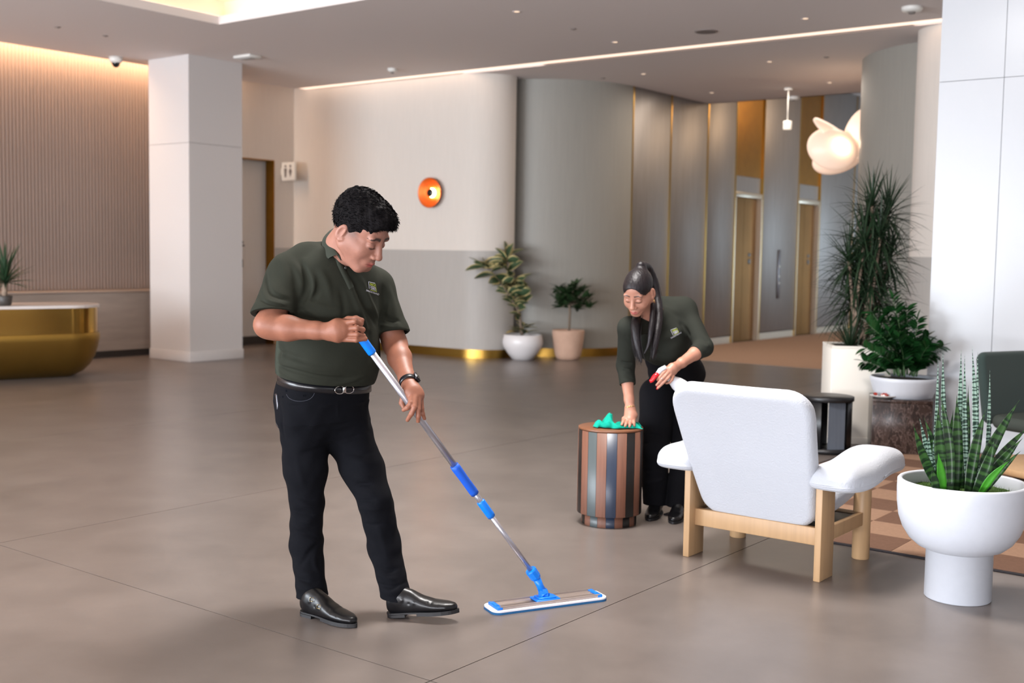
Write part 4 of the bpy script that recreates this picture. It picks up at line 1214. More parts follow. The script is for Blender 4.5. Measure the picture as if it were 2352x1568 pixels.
for a in [((2141, 1128), (2155, 817), 5.00, 5.02, .017, M_SNL, .004), ((2180, 1120), (2166, 802), 5.05, 5.08, .024, M_SNL, -.010), ((2196, 1125), (2208, 802), 5.02, 5.02, .026, M_SNL, .002),
          ((2222, 1125), (2216, 812), 4.95, 4.98, .020, M_SNL, -.006), ((2243, 1130), (2233, 795), 4.93, 4.95, .026, M_SNL, .004), ((2236, 1125), (2246, 805), 5.0, 5.03, .020, M_SNL, .002), ((2262, 1125), (2274, 848), 4.97, 4.97, .017, M_SNL, .004),
          ((2170, 1128), (2155, 930), 4.90, 4.86, .044, M_SNA, -.010), ((2182, 1130), (2160, 905), 4.88, 4.90, .040, M_SNA, .012), ((2195, 1130), (2198, 905), 4.95, 4.92, .046, M_SNA, .0), ((2206, 1128), (2213, 888), 5.02, 5.02, .032, M_SNA, .0),
          ((2160, 1128), (2097, 972), 4.92, 4.82, .036, M_SNA, -.012), ((2165, 1125), (2122, 958), 5.02, 5.0, .034, M_SNA, .010), ((2150, 1125), (2112, 960), 5.06, 5.05, .028, M_SNL, .0),
          ((2222, 1130), (2264, 940), 4.90, 4.92, .044, M_SNA, -.010), ((2232, 1130), (2342, 918), 4.93, 4.95, .046, M_SNA, -.016), ((2245, 1130), (2368, 975), 4.95, 4.98, .036, M_SNA, -.020), ((2250, 1132), (2350, 1005), 4.89, 4.86, .042, M_SNA, -.012),
          ((2240, 1132), (2284, 1008), 4.85, 4.84, .048, M_SNA, .006), ((2256, 1134), (2345, 1035), 4.86, 4.84, .030, M_SNA, -.010), ((2250, 1136), (2318, 1058), 4.82, 4.76, .030, M_SNB, -.012), ((2166, 1130), (2155, 1040), 4.82, 4.78, .034, M_SNB, .0),
          ((2152, 1132), (2140, 1075), 4.80, 4.77, .030, M_SNA, .0), ((2176, 1130), (2190, 940), 5.03, 5.06, .034, M_SNA, -.008), ((2212, 1130), (2224, 884), 5.06, 5.08, .028, M_SNA, .004), ((2145, 1128), (2132, 990), 4.98, 4.96, .024, M_SNL, -.004)]:
    snake_leaf(*a)

# --- variegated rubber plant in the white bowl, by the drum wall
M_RGR = mat('variegated_leaf_green', lin(58, 78, 52), rough=0.4)
M_RCR = mat('variegated_leaf_cream', lin(196, 178, 124), rough=0.45)
M_STM = mat('grey_brown_stem', lin(120, 104, 88), rough=0.8)
wp = fl(1200, 826); wp = Vector((wp.x, wp.y + 0.03, 0))
rp_ = thing('rubber_plant', 'variegated rubber plant in a round white bowl by the curved grey wall', 'potted plant', wp)
k = wp.y / FPX
pot(rp_, [(0, 0), (0.12, 0), (0.14, 0.006), (0.21, 0.09), (0.265, 0.175), (0.280, 0.225), (0.278, 0.27), (0.262, 0.345), (0.255, 0.35), (0.245, 0.345), (0.24, 0.32)], mat('white_glazed_bowl', lin(226, 222, 222), rough=0.3), 0.315, 0.24, nm='bowl')
lf = leaf_mesh('leaf', M_RGR, 0.25, 0.135, droop=0.18, m2=M_RCR)
rs = random.Random(12)
def px_rel(px, py, dy=0.0): return at(px, py, wp.y + dy) - wp
stems = [[(1197, 770), (1192, 720), (1170, 680), (1150, 650), (1128, 622), (1110, 612)], [(1197, 770), (1190, 710), (1176, 660), (1165, 620), (1164, 590)], [(1200, 770), (1196, 735), (1190, 700), (1182, 672), (1180, 650)]]
for si, st in enumerate(stems):
    pts = curve_pts([px_rel(x, y, (-0.10, 0.06, 0.0)[si] * (i / 5)) for i, (x, y) in enumerate(st)], 24)
    MB().tube(pts, [0.013 - 0.008 * i / 23 for i in range(24)], 8).build('stem', M_STM, rp_)
    for i in range(6, 24):
        for q in range(1 if i < 20 else 3):
            a = rs.uniform(0, 6.28); d = Vector((math.cos(a), math.sin(a) * .5 - .35, rs.uniform(-0.1, 0.9)))
            place_leaf(lf, rp_, pts[i], d, rs.uniform(-1.3, 1.3), rs.uniform(0.7, 1.15) * (0.8 if i < 12 else 1.0))
for i in range(16):
    a = rs.uniform(0, 6.28)
    place_leaf(lf, rp_, Vector((0.03 * math.cos(a), 0.03 * math.sin(a), 0.33 + rs.uniform(0, .14))), (math.cos(a), math.sin(a), rs.uniform(.1, .7)), 0, rs.uniform(.6, .95))
lfy = leaf_mesh('leaf', mat('yellow_leaf', lin(206, 176, 50), rough=0.5), 0.16, 0.08)
place_leaf(lfy, rp_, px_rel(1186, 762, -0.1), (-0.9, -0.4, 0.15), 0, 1.0)

# --- small round-headed tree in the terracotta pot
tp = fl(1305, 827); tp = Vector((tp.x, tp.y + 0.12, 0))
tp_ = thing('potted_tree', 'small dark-leaved tree in a pale terracotta pot by the curved grey wall', 'potted plant', tp)
M_TER = mat('pale_terracotta', lin(196, 160, 138), rough=0.85, noise_amt=0.10, noise_scale=8)
pot(tp_, [(0, 0), (0.13, 0), (0.155, 0.010), (0.18, 0.06), (0.20, 0.16), (0.218, 0.30), (0.225, 0.40), (0.222, 0.412), (0.205, 0.412), (0.20, 0.40), (0.198, 0.36)], M_TER, 0.375, 0.198)
lf2 = leaf_mesh('leaf', mat('dark_glossy_leaf', lin(40, 62, 34), rough=0.4, noise_amt=0.2, noise_scale=4), 0.17, 0.066, droop=0.1)
def q_rel(px, py, dy=0.0): return at(px, py, tp.y + dy) - tp
trunk = curve_pts([q_rel(1307, 758), q_rel(1308, 735), q_rel(1309, 715), q_rel(1307, 700)], 10)
MB().tube(trunk, 0.017, 8).build('trunk', M_STM, tp_)
for i, (ex, ey, dy) in enumerate([(1283, 662, .05), (1296, 672, -.1), (1322, 655, 0), (1312, 668, .12), (1352, 682, -.05), (1345, 700, .1), (1280, 690, -.08), (1336, 668, .05), (1300, 690, .15), (1320, 690, -.14), (1355, 706, -.1), (1290, 706, .1), (1325, 712, 0.08)]):
    pts = curve_pts([trunk[-1], (trunk[-1] + q_rel(ex, ey, dy)) / 2 + Vector((0, 0, .02)), q_rel(ex, ey, dy)], 10)
    MB().tube(pts, [0.007 - 0.0004 * j for j in range(10)], 6).build('branch', M_STM, tp_)
    for j in range(3, 10):
        for q in range(2 if j < 8 else 5):
            a = rs.uniform(0, 6.28); d = Vector((math.cos(a), math.sin(a) * .7 - .15, rs.uniform(-0.2, 1.1)))
            place_leaf(lf2, tp_, pts[j], d, rs.uniform(-.6, .6), rs.uniform(0.6, 1.05))

# --- leafy plant (round-headed, feathered stems) in the white bowl on the marble block
zc_ = mb_t.matrix_basis @ Vector((mside * 0.56, mside * 0.56, MZ))
zz = thing('zz_plant', 'glossy dark green plant with feathered stems in a wide white bowl on the marble block', 'potted plant', zc_)
MB().lathe([(0, 0), (0.205, 0), (0.212, 0.005), (0.232, 0.055), (0.250, 0.125), (0.255, 0.150), (0.250, 0.155), (0.240, 0.155), (0.235, 0.14)], 72).build('planter', M_PLW, zz)
MB().lathe([(0, 0.135), (0.236, 0.13)], 40).build('soil', M_SOIL, zz)
M_ZZ = mat('glossy_dark_leaf', lin(26, 66, 30), rough=0.25, spec=0.6, noise_amt=0.25, noise_scale=9)
lz = leaf_mesh('leaf', M_ZZ, 0.088, 0.046, n=6, droop=0.12)
M_ZS = mat('green_stem', lin(70, 100, 60), rough=0.5)
zY = zc_.y
def z_rel(px, py, dy): return at(px, py, zY + dy) - zc_
rs = random.Random(21)
zz_tips = [(2050, 686, 0), (2030, 720, .1), (2108, 735, -.05), (2082, 712, .05), (2160, 797, -.1), (2128, 775, .05), (2145, 815, .0), (1995, 745, -.1), (2012, 775, .12), (1990, 800, -.05), (2120, 800, .12), (2070, 740, .15), (2040, 760, -.15), (2095, 790, -.18), (2005, 720, .05), (2135, 790, -.15), (2062, 775, -.2), (1985, 830, .05), (2110, 835, -.15), (2030, 820, -.2), (2075, 830, -.22)]
for i, (tx_, ty_, dy) in enumerate(zz_tips):
    tip = z_rel(tx_, ty_, dy); a = rs.uniform(0, 6.28)
    b0 = Vector((tip.x * 0.22 + 0.04 * math.cos(a), dy * .4 + 0.04 * math.sin(a), 0.165))
    mid_ = Vector((b0.x + (tip.x - b0.x) * 0.35, b0.y + (tip.y - b0.y) * .35, 0.165 + (tip.z - 0.165) * 0.6))
    pts = curve_pts([b0, mid_, tip], 20)
    MB().tube(pts, [0.0075 - 0.0003 * j for j in range(20)], 6).build('stem', M_ZS, zz)
    for j in range(5, 20):
        d = (pts[j] - pts[j - 1]).normalized()
        s_ = d.cross(Vector((0.3 * math.sin(i), 1, 0.2))).normalized()
        for q in (-1, 1):
            dd = (d * 0.75 + s_ * q + Vector((0, -0.25, 0.05))).normalized()
            place_leaf(lz, zz, pts[j], dd, rs.uniform(-.7, .7), rs.uniform(0.75, 1.15))
    place_leaf(lz, zz, pts[-1], (pts[-1] - pts[-3]), 0, 1.0)

# --- dragon tree in the tall white box planter
bx0 = fl(1903, 1018); bY = bx0.y
dr_ = thing('dragon_tree', 'tall spiky dragon tree in a square white box planter before the drum wall', 'potted plant', (bx0.x, bY, 0), rad(-6))
dz = 0.775
wbx = 0.46
b_ = MB().rbox((0, 0, 0.0), (wbx, wbx, dz - .02), 0.006)
b_.build('planter', mat('cream_box_planter', lin(232, 226, 216), rough=0.5), dr_)
MB().rbox((-0.012, -0.012, 0.0), (wbx + 0.012, wbx + .012, 0.055), 0.005).build('plinth', bpy.data.materials['cream_box_planter'], dr_)
rim = MB()
for lo_, hi_ in (((0, 0), (wbx, .03)), ((0, wbx - .03), (wbx, wbx)), ((0, .03), (.03, wbx - .03)), ((wbx - .03, .03), (wbx, wbx - .03))):
    rim.box((lo_[0], lo_[1], dz - .02), (hi_[0], hi_[1], dz))
rim.build('rim', bpy.data.materials['cream_box_planter'], dr_)
MB().box((0.03, 0.03, dz - .03), (wbx - .03, wbx - .03, dz - .012)).build('soil', M_SOIL, dr_)
inv = dr_.matrix_basis.inverted() if False else (Matrix.Translation(Vector((bx0.x, bY, 0))) @ Matrix.Rotation(rad(-6), 4, 'Z')).inverted()
def d_rel(px, py, dy): return inv @ at(px, py, bY + 0.23 + dy)
M_DRG = mat('dragon_leaf', lin(26, 46, 26), rough=0.45, noise_amt=0.2, noise_scale=8)
M_CANE = mat('cane_bark', lin(140, 120, 104), rough=0.85, bump=0.002, bump_scale=120)
ld = leaf_mesh('leaf', M_DRG, 0.42, 0.020, n=7, fold=0.5, droop=0.38, shape='strap')
ld2 = leaf_mesh('leaf', M_DRG, 0.42, 0.019, n=7, fold=0.5, droop=0.10, shape='strap')
heads = [(1950, 600, -.05, 50, .9), (1955, 690, .05, 45, .95), (2000, 640, -.1, 50, 1.0), (1995, 520, .1, 45, .9), (2045, 590, .05, 45, .85), (2003, 470, 0.0, 62, 0.85), (2040, 490, 0.08, 60, .9), (1985, 560, -0.08, 60, 1.0), (2012, 610, .05, 55, 1.0), (1968, 640, 0.0, 55, .95), (2022, 545, -0.1, 50, .9), (1990, 690, -0.05, 50, 0.95), (2025, 680, 0.1, 45, .95), (1975, 730, .06, 40, .7)]
rs = random.Random(33)
for (hx, hy, dy, n, sc) in heads:
    n = int(n * 1.35)
    top = d_rel(hx, hy, dy); base_ = Vector((wbx / 2 + (top.x - wbx / 2) * 0.3 + rs.uniform(-.04, .04), wbx / 2 + dy * .5, dz - 0.02))
    pts = curve_pts([base_, base_ * .6 + top * .4 + Vector((rs.uniform(-.03, .03), 0, 0)), top], 14)
    MB().tube(pts, 0.0125, 8).build('cane', M_CANE, dr_)
    for i in range(n):
        v = i / n
        el = rad(85 - 125 * v + rs.uniform(-10, 10)); a = i * 2.399 + rs.uniform(-.3, .3)
        d = Vector((math.cos(a) * math.cos(el), math.sin(a) * math.cos(el), math.sin(el)))
        place_leaf(ld2 if v < .3 else ld, dr_, top + Vector((0, 0, 0.02 - 0.10 * v)), d, 0, sc * rs.uniform(.8, 1.1) * (0.95))
# a tuft of fine grass-like leaves at the foot
for i in range(46):
    a = i * 2.399; el = rad(rs.uniform(35, 80)); d = Vector((math.cos(a) * math.cos(el), math.sin(a) * math.cos(el), math.sin(el)))
    place_leaf(ld2, dr_, Vector((wbx * .35, wbx * .3, dz - .02)) + Vector((d.x, d.y, 0)) * .03, d, 0, rs.uniform(.5, .8))

# --- small palm on the reception desk, cut by the left edge
dk_p = at(10, 676, 12.6)
pm = thing('desk_palm', 'small dark palm in a short pot on the brass reception desk', 'potted plant', (dk_p.x, dk_p.y, zt if False else end.z))
pz = 0.0
MB().lathe([(0, 0), (0.06, 0), (0.07, 0.01), (0.085, 0.10), (0.08, 0.105), (0.07, 0.10)], 32).build('pot', mat('dark_pot', lin(60, 55, 52), rough=0.5), pm)
MB().lathe([(0, 0.092), (0.078, 0.09)], 24).build('soil', M_SOIL, pm)
MB().tube([(0, 0, 0.08), (0.01, 0, 0.24)], 0.03, 8).build('trunk', M_CANE, pm)
lp = leaf_mesh('leaf', mat('palm_leaf', lin(34, 60, 36), rough=0.5), 0.46, 0.036, n=7, fold=.4, droop=0.15, shape='strap')
rs = random.Random(9)
for i in range(70):
    a = i * 2.399; el = rad(88 - 95 * (i / 70) + rs.uniform(-8, 8)); d = Vector((math.cos(a) * math.cos(el), math.sin(a) * math.cos(el), math.sin(el)))
    place_leaf(lp, pm, Vector((0.01, 0, 0.24)), d, 0, rs.uniform(.75, 1.0) * (1.15 if i < 15 else .9))
# ------------------------------------------------------------------ people
SKIN = dict(base=lin(150, 100, 80)[:3])
def head_shape(S, C, R, s=1.0, male=True):
    """C origin between the temples, R columns = person's right, forward, up; s scale"""
    C = V3(C); R = V3(R)
    P = lambda x, y, z: C + R @ (V3((x, y, z)) * s)
    E = lambda x, y, z, rx, ry, rz, k=0.01, mode='add', F=None: S.ell(P(x, y, z), V3((rx, ry, rz)) * s, R if F is None else R @ F, k * s, mode)
    K = lambda a, b, ra, rb, k=0.008, mode='add', **kw: S.cone(P(*a), P(*b), ra * s, rb * s, k * s, mode, **kw)
    w = 1.0 if male else 0.97
    E(0, -0.014, 0.022, 0.077 * w, 0.098, 0.084, 0.01)
    E(0, 0.036, 0.020, 0.062 * w, 0.060, 0.062, 0.02)
    E(0, 0.036, -0.045, 0.058 * w, 0.062, 0.062, 0.02)
    for q in (-1, 1):
        E(q * 0.037, 0.052, -0.050, 0.030 * w, 0.032, 0.032, 0.02)              # cheek
        E(q * 0.058 * w, 0.000, -0.040, 0.020, 0.045, 0.035, 0.02)
        if male:
            K((q * 0.056, 0.002, -0.062), (q * 0.022, 0.068, -0.112), 0.024, 0.022, 0.02)   # full jaw
        else:
            K((q * 0.048, 0.004, -0.058), (q * 0.014, 0.068, -0.108), 0.019, 0.016, 0.02)
    E(0, 0.066, -0.108, 0.026 if male else 0.02, 0.022, 0.018, 0.018)           # chin
    if male: E(0, 0.028, -0.108, 0.046, 0.050, 0.026, 0.02)
    E(0, 0.080, -0.080, 0.030 * w, 0.020, 0.026, 0.014)                         # muzzle
    K((-0.040, 0.082, 0.007), (0.040, 0.082, 0.007), 0.0135, 0.0135, 0.010)       # brow ridge
    for q in (-1, 1):
        E(q * 0.031, 0.107, -0.018, 0.020, 0.019, 0.015, 0.010, 'cut')          # orbit
        E(q * 0.031, 0.080, -0.020, 0.0165, 0.0150, 0.0135, 0.004)              # lowered lid over the eye
        K((q * 0.017, 0.0925, -0.0275), (q * 0.043, 0.086, -0.0260), 0.0022, 0.0018, 0.003)   # lash line ridge
    K((0, 0.091, -0.004), (0, 0.110, -0.046), 0.0095, 0.0120, 0.010)            # nose bridge
    E(0, 0.1125, -0.052, 0.0145, 0.0130, 0.0110, 0.006)
    for q in (-1, 1):
        E(q * 0.0145, 0.1010, -0.0560, 0.0090, 0.0115, 0.0085, 0.005)           # wings
        E(q * 0.0065, 0.1085, -0.0625, 0.0032, 0.0048, 0.0035, 0.002, 'cut')    # nostril
    fl_ = 1.2 if male else 1.3
    K((-0.022, 0.0905, -0.0855), (-0.004, 0.1005, -0.0825), 0.0030 * fl_, 0.0048 * fl_, 0.004)
    K((0.022, 0.0905, -0.0855), (0.004, 0.1005, -0.0825), 0.0030 * fl_, 0.0048 * fl_, 0.004)
    K((-0.004, 0.1005, -0.0825), (0.004, 0.1005, -0.0825), 0.0048 * fl_, 0.0048 * fl_, 0.004)
    K((-0.017, 0.0910, -0.0925), (0.017, 0.0910, -0.0925), 0.0045 * fl_, 0.0045 * fl_, 0.004)
    E(0, 0.0925, -0.0935, 0.014, 0.0085 * fl_, 0.0062 * fl_, 0.005)
    K((-0.025, 0.0935, -0.0885), (0.0, 0.1045, -0.0875), 0.0013, 0.0016, 0.002, 'cut')
    K((0.025, 0.0935, -0.0885), (0.0, 0.1045, -0.0875), 0.0013, 0.0016, 0.002, 'cut')
    for q in (-1, 1):                                                            # ears
        a = rad(22) * q
        F = np.array(Matrix.Rotation(a, 3, 'Z') @ Matrix.Rotation(rad(-12), 3, 'X'))
        E(q * 0.082 * w, -0.014, -0.022, 0.0075, 0.018, 0.032, 0.004, 'add', F)
        E(q * 0.091 * w, -0.010, -0.018, 0.0075, 0.0105, 0.020, 0.003, 'cut', F)
        K((q * 0.079 * w, 0.000, -0.042), (q * 0.083 * w, -0.008, -0.048), 0.007, 0.006, 0.005)
        K((q * 0.0835 * w, 0.000, -0.010), (q * 0.0835 * w, -0.004, -0.030), 0.0028, 0.0024, 0.003)
def head_color(P, C, R, s, male=True, base=None, lip=None, brow=None):
    """albedo of brows, lashes, lips in the head's own frame"""
    L = (P - V3(C)) @ V3(R) / s
    x, y, z = L[:, 0], L[:, 1], L[:, 2]
    col = np.tile(np.array(base), (len(P), 1))
    ax = np.abs(x)
    inh = (y > 0.03) & (z > -0.14) & (z < 0.08) & (ax < 0.08)
    def mixin(m, c):
        m = np.clip(m, 0, 1)[:, None]
        return col * (1 - m) + np.array(c) * m
    g = lambda q: np.exp(-q)
    # lips
    ml = g((x / 0.022) ** 4) * g(((z + 0.0885) / 0.0100) ** 4) * (y > 0.082) * inh
    col = mixin(ml * 0.95, lip)
    mk = g((x / 0.024) ** 4) * g(((z + 0.0880) / 0.0018) ** 2) * (y > 0.084) * inh
    col = mixin(mk * 0.6, np.array(lip) * 0.35)
    # brows
    bz = 0.0085 + 0.004 * np.sin((ax - 0.012) / 0.036 * 2.2) - 0.005 * np.clip((ax - 0.036) / 0.015, 0, 1) + (0.0 if male else 0.002)
    th = (0.0062 if male else 0.0042) * (1.15 - 0.6 * (ax - 0.012) / 0.038)
    mb_ = g(((z - bz) / th) ** 4) * (ax > 0.011) * (ax < 0.053) * (y > 0.05) * inh
    col = mixin(mb_ * 0.92, brow)
    # lash lines under the lowered lids
    lz = -0.0272 + 0.0022 * ((ax - 0.030) / 0.014) ** 2
    me_ = g(((z - lz) / 0.0036) ** 2) * g(((ax - 0.0305) / 0.0155) ** 6) * (y > 0.06) * inh
    col = mixin(me_ * 0.95, (0.012, 0.008, 0.006))
    return col
def rot_frame(right, fwd, up): return np.stack([nrm(right), nrm(fwd), nrm(up)], 1)
def head_frame(heading, pitch, tilt=0.0):
    """heading: unit horizontal direction of the face; pitch down; tilt towards own right"""
    h = Vector((heading[0], heading[1], 0)).normalized()
    r = Vector((h.y, -h.x, 0)); u = Vector((0, 0, 1))
    q = Matrix.Rotation(-pitch, 3, r)
    f = q @ h; u2 = q @ u
    q2 = Matrix.Rotation(tilt, 3, f)
    return np.stack([V3(q2 @ r), V3(f), V3(q2 @ u2)], 1)

# ---------------------------------------------------------------- the man with the mop
def build_man():
    TF = nrm((0.57, -0.82, 0)); TR = nrm((-0.82, -0.57, 0)); TU = V3((0, 0, 1))
    TOR = np.stack([TR, TF, TU], 1)
    base = V3(at(744, 885, 4.70)); base[2] = 0.0
    man = thing('person', 'person in dark olive polo shirt and black jeans pushing a blue-handled flat mop', 'person', base)
    A = lambda px, py, Y: V3(at(px, py, Y))
    HS = 1.12
    HC = A(829, 523, 4.50); HR = head_frame((0.90, -0.44), rad(31), rad(4))
    # joints
    shR, elR, wrR = A(658, 636, 4.56), A(617, 746, 4.42), A(757, 762, 4.37)
    shL, elL, wrL = A(864, 656, 4.78), A(907, 790, 4.74), A(941, 886, 4.52)
    # ---------------- skin: head, neck, trunk core, arms and hands as one surface
    B = SDF((-1.08, 4.15, 0.80), (-0.27, 4.98, 1.74), 0.0026)
    head_shape(B, HC, HR, HS, True)
    hp = lambda x, y, z: HC + HR @ (V3((x, y, z)) * HS)
    nb = A(768, 590, 4.64)
    B.cone(hp(0, -0.03, -0.045), nb, 0.062, 0.072, 0.02)
    B.cone(hp(0, 0.01, -0.085), nb + TF * 0.02, 0.050, 0.062, 0.025)
    tb = V3((base[0], base[1], 0))
    B.stack(tb, TOR, [(0.84, 0, 0, .15, .12), (1.0, 0, .02, .17, .13), (1.2, 0, .04, .165, .11), (1.36, 0, .07, .165, .10), (1.45, 0, .085, .10, .075)], 0.03)
    B.chain([nb + V3((0, 0, -.07)), shR], [0.07, 0.06], 0.03)
    B.chain([nb + V3((0, 0, -.07)), shL], [0.07, 0.06], 0.03)
    B.chain([shR, elR], [0.058, 0.050], 0.02)
    mid = elR * 0.68 + wrR * 0.32 + V3((0, 0, -0.004))
    B.chain([elR, mid, elR * 0.2 + wrR * 0.8, wrR], [0.047, 0.047, 0.032, 0.028], 0.02)
    B.cone(elR + V3((-0.010, 0, 0.0)), elR + V3((0.03, 0, -0.012)), 0.044, 0.045, 0.02)
    B.chain([shL, elL], [0.058, 0.050], 0.02)
    mid = elL * 0.66 + wrL * 0.34
    B.chain([elL, mid, elL * 0.18 + wrL * 0.82, wrL], [0.047, 0.046, 0.031, 0.027], 0.02)
    # right fist closed round the top of the pole (forearm from the left, knuckles to the right)
    def pl(pts): return [A(*p) for p in pts]
    B.chain(pl([(757, 761, 4.37), (775, 759, 4.365), (789, 757, 4.365)]), [0.028, 0.034, 0.030], 0.015, fdir=(0.1, 0, 1), flat=1.25)
    B.ell(A(781, 757, 4.375), (0.034, 0.026, 0.040), None, 0.012)
    fists = [((790, 742), (815, 738), (829, 743), 0.0100), ((792, 755), (819, 753), (833, 757), 0.0105), ((793, 768), (820, 768), (834, 771), 0.0100), ((791, 779), (818, 781), (839, 778), 0.0088)]
    for (a, b, c, r) in fists:
        B.chain([A(a[0], a[1], 4.362), A(b[0], b[1], 4.345), A(c[0], c[1], 4.372), A(c[0] - 3, c[1] + 1, 4.402), A(c[0] - 22, c[1] + 2, 4.412)], [r + .002, r, r * 0.95, r * 0.9, r * 0.85], 0.0045)
    B.chain([A(778, 744, 4.385), A(800, 733, 4.392), A(818, 731, 4.385), A(832, 735, 4.375)], [0.014, 0.012, 0.0105, 0.0085], 0.006)
    # left hand draped round the pole (fingers pointing down)
    B.chain(pl([(941, 886, 4.52), (946, 898, 4.505), (955, 910, 4.495)]), [0.027, 0.031, 0.030], 0.014, fdir=(1, 0.4, 0), flat=1.18)
    B.ell(A(952, 905, 4.50), (0.034, 0.022, 0.034), None, 0.012)
    LF = [[(946, 908, 4.478), (943, 926, 4.455), (936, 936, 4.452), (927, 941, 4.462)], [(954, 913, 4.472), (952, 935, 4.448), (945, 950, 4.448), (936, 964, 4.462)],
          [(961, 917, 4.478), (961, 940, 4.460), (961, 956, 4.462), (960, 970, 4.474)], [(967, 920, 4.492), (969, 938, 4.484), (971, 950, 4.486), (975, 961, 4.492)]]
    for F_, r in zip(LF, (0.0105, 0.0105, 0.0100, 0.0088)):
        B.chain(pl(F_), [r + .002, r, r * 0.95, r * 0.78], 0.004)
    B.chain(pl([(938, 898, 4.515), (927, 909, 4.53), (923, 925, 4.53), (928, 936, 4.52)]), [0.014, 0.0125, 0.011, 0.009], 0.006)
    sk = np.array(lin(152, 106, 90)[:3])
    def colr(P):
        c = head_color(P, HC, HR, HS, True, sk, lin(142, 66, 62)[:3], (0.008, 0.006, 0.005))
        L = (P - HC) @ HR / HS
        # short stubble shade at temple and nape below the hair, ruddier forearms
        m = np.exp(-((L[:, 2] + 0.002) / 0.022) ** 2) * np.clip((0.050 - L[:, 1]) / 0.02, 0, 1) * (L[:, 1] > -0.10) * (np.abs(L[:, 0]) > 0.045) * (np.abs(L[:, 0]) < 0.080)
        c = c * (1 - 0.55 * m[:, None]) + np.array((0.05, 0.04, 0.04)) * 0.55 * m[:, None]
        arm = np.clip((1.30 - P[:, 2]) / 0.1, 0, 1)[:, None]
        return c * (1 - arm) + arm * np.array(lin(140, 90, 70)[:3])
    M_SKIN = mat('skin_tan', SKIN['base'] + (1,), rough=0.5, spec=0.4, vcol=True, noise_amt=0.08, noise_scale=45, bump=0.0006, bump_scale=300, sss=0.06)
    body = link_mesh('body', B.mesh('body', 1, colr), M_SKIN)
    body.parent = man; body.matrix_parent_inverse = man.matrix_world.inverted() if False else Matrix.Translation(-base_v(base))
    del B
    # ---------------- short black hair
    H = SDF(HC - 0.19, HC + 0.19, 0.0025)
    E = lambda x, y, z, rx, ry, rz, k=0.01, mode='add': H.ell(hp(x, y, z), V3((rx, ry, rz)) * HS, HR, k, mode)
    E(0, -0.014, 0.032, 0.083, 0.106, 0.093)
    E(0, 0.040, 0.070, 0.066, 0.066, 0.052, 0.025)
    E(0, 0.084, 0.064, 0.052, 0.028, 0.030, 0.02)
    E(0, -0.03, 0.075, 0.064, 0.070, 0.052, 0.03)
    # face opening, temple and nape
    H.ell(hp(0, 0.105, -0.035), V3((0.085, 0.060, 0.090)) * HS, HR, 0.006, 'cut')
    H.half(hp(0, 0.02, -0.012), HR @ nrm((0, 0.55, -1.0)), k=0.008)
    for q in (-1, 1):
        H.ell(hp(q * 0.088, 0.038, -0.045), V3((0.040, 0.040, 0.055)) * HS, HR, 0.006, 'cut')
        H.ell(hp(q * 0.088, -0.012, -0.030), V3((0.020, 0.022, 0.030)) * HS, HR, 0.006, 'cut')
    H.cone(hp(0, -0.03, -0.150), hp(0, -0.045, -0.085), 0.08, 0.05, 0.02, 'cut')
    H.wave(HC - .19, HC + .19, 0.0018, 170, 3)
    H.wave(HC - .19, HC + .19, 0.0010, 420, 5)
    M_HAIR = mat('black_hair', (0.007, 0.006, 0.0065, 1), rough=0.75, spec=0.06, bump=0.001, bump_scale=260)
    hair = link_mesh('hair', H.mesh('hair', 0), M_HAIR); attach(hair, man, base)
    Pv, _ = H.verts()
    rs = np.random.RandomState(4)
    st = MB()
    cen = hp(0, 0.0, 0.01)
    idx = rs.choice(len(Pv), 9000)
    L = (Pv[idx] - HC) @ HR
    for i, l in zip(idx, L):
        if (l[2] < 0.01 and l[1] > -0.02) or (l[2] < 0.036 and l[1] > 0.045): continue
        p = Pv[i]; n = nrm(p - cen)
        comb = HR @ nrm((rs.normal() * 0.3, 1.0, 0.25 + rs.normal() * 0.3))
        comb = nrm(comb - n * (comb @ n) * 0.75 + n * (0.25 + 0.35 * rs.rand()))
        ln = rs.uniform(0.008, 0.019); side = np.cross(comb, n); side = side / (np.linalg.norm(side) + 1e-9) * 0.00045
        q0 = p - n * 0.002
        st.add([q0 - side, q0 + side, q0 + comb * ln * 0.55 + side * .7, q0 + comb * ln - n * ln * 0.25, q0 + comb * ln * 0.55 - side * .7], [(0, 1, 2, 3, 4)], False)
    so = st.build('hair_strands', mat('black_hair_strands', (0.004, 0.0035, 0.004, 1), rough=0.8, spec=0.08)); so['kind'] = 'stuff'; attach(so, man, base)
    # ---------------- polo shirt
    D = SDF((-1.10, 4.20, 0.85), (-0.28, 5.02, 1.62), 0.0030)
    eR = shR + (elR - shR) * 0.86; eL = shL + (elL - shL) * 0.80
    D.cone(shR, eR, 0.076, 0.080, 0.03)
    D.cone(eR, eR + nrm(elR - shR) * 0.06, 0.080, 0.079, 0.01)
    D.cone(shL, eL, 0.066, 0.074, 0.03)
    D.cone(eL, eL + nrm(elL - shL) * 0.06, 0.076, 0.077, 0.01)
    # sleeve ends
    cR = A(632, 721, 4.45); cL = A(899, 768, 4.76)
    D.half(cR, nrm((0.06, -0.35, -1.0)), lo=(-1.09, 4.2, 1.0), hi=(-.6, 4.9, 1.26), k=0.002)
    D.half(cL, nrm((0.18, -0.25, -1.0)), lo=(-.65, 4.4, 1.0), hi=(-0.29, 5.0, 1.25), k=0.002)
    # hollow cuffs
    D.cone(cR + V3((-0.004, 0, 0.002)), cR + nrm(elR - shR) * 0.06, 0.060, 0.072, 0.002, 'cut')
    D.cone(cL + V3((0, 0, 0.02)), cL + nrm(elL - shL) * 0.05, 0.062, 0.066, 0.002, 'cut')
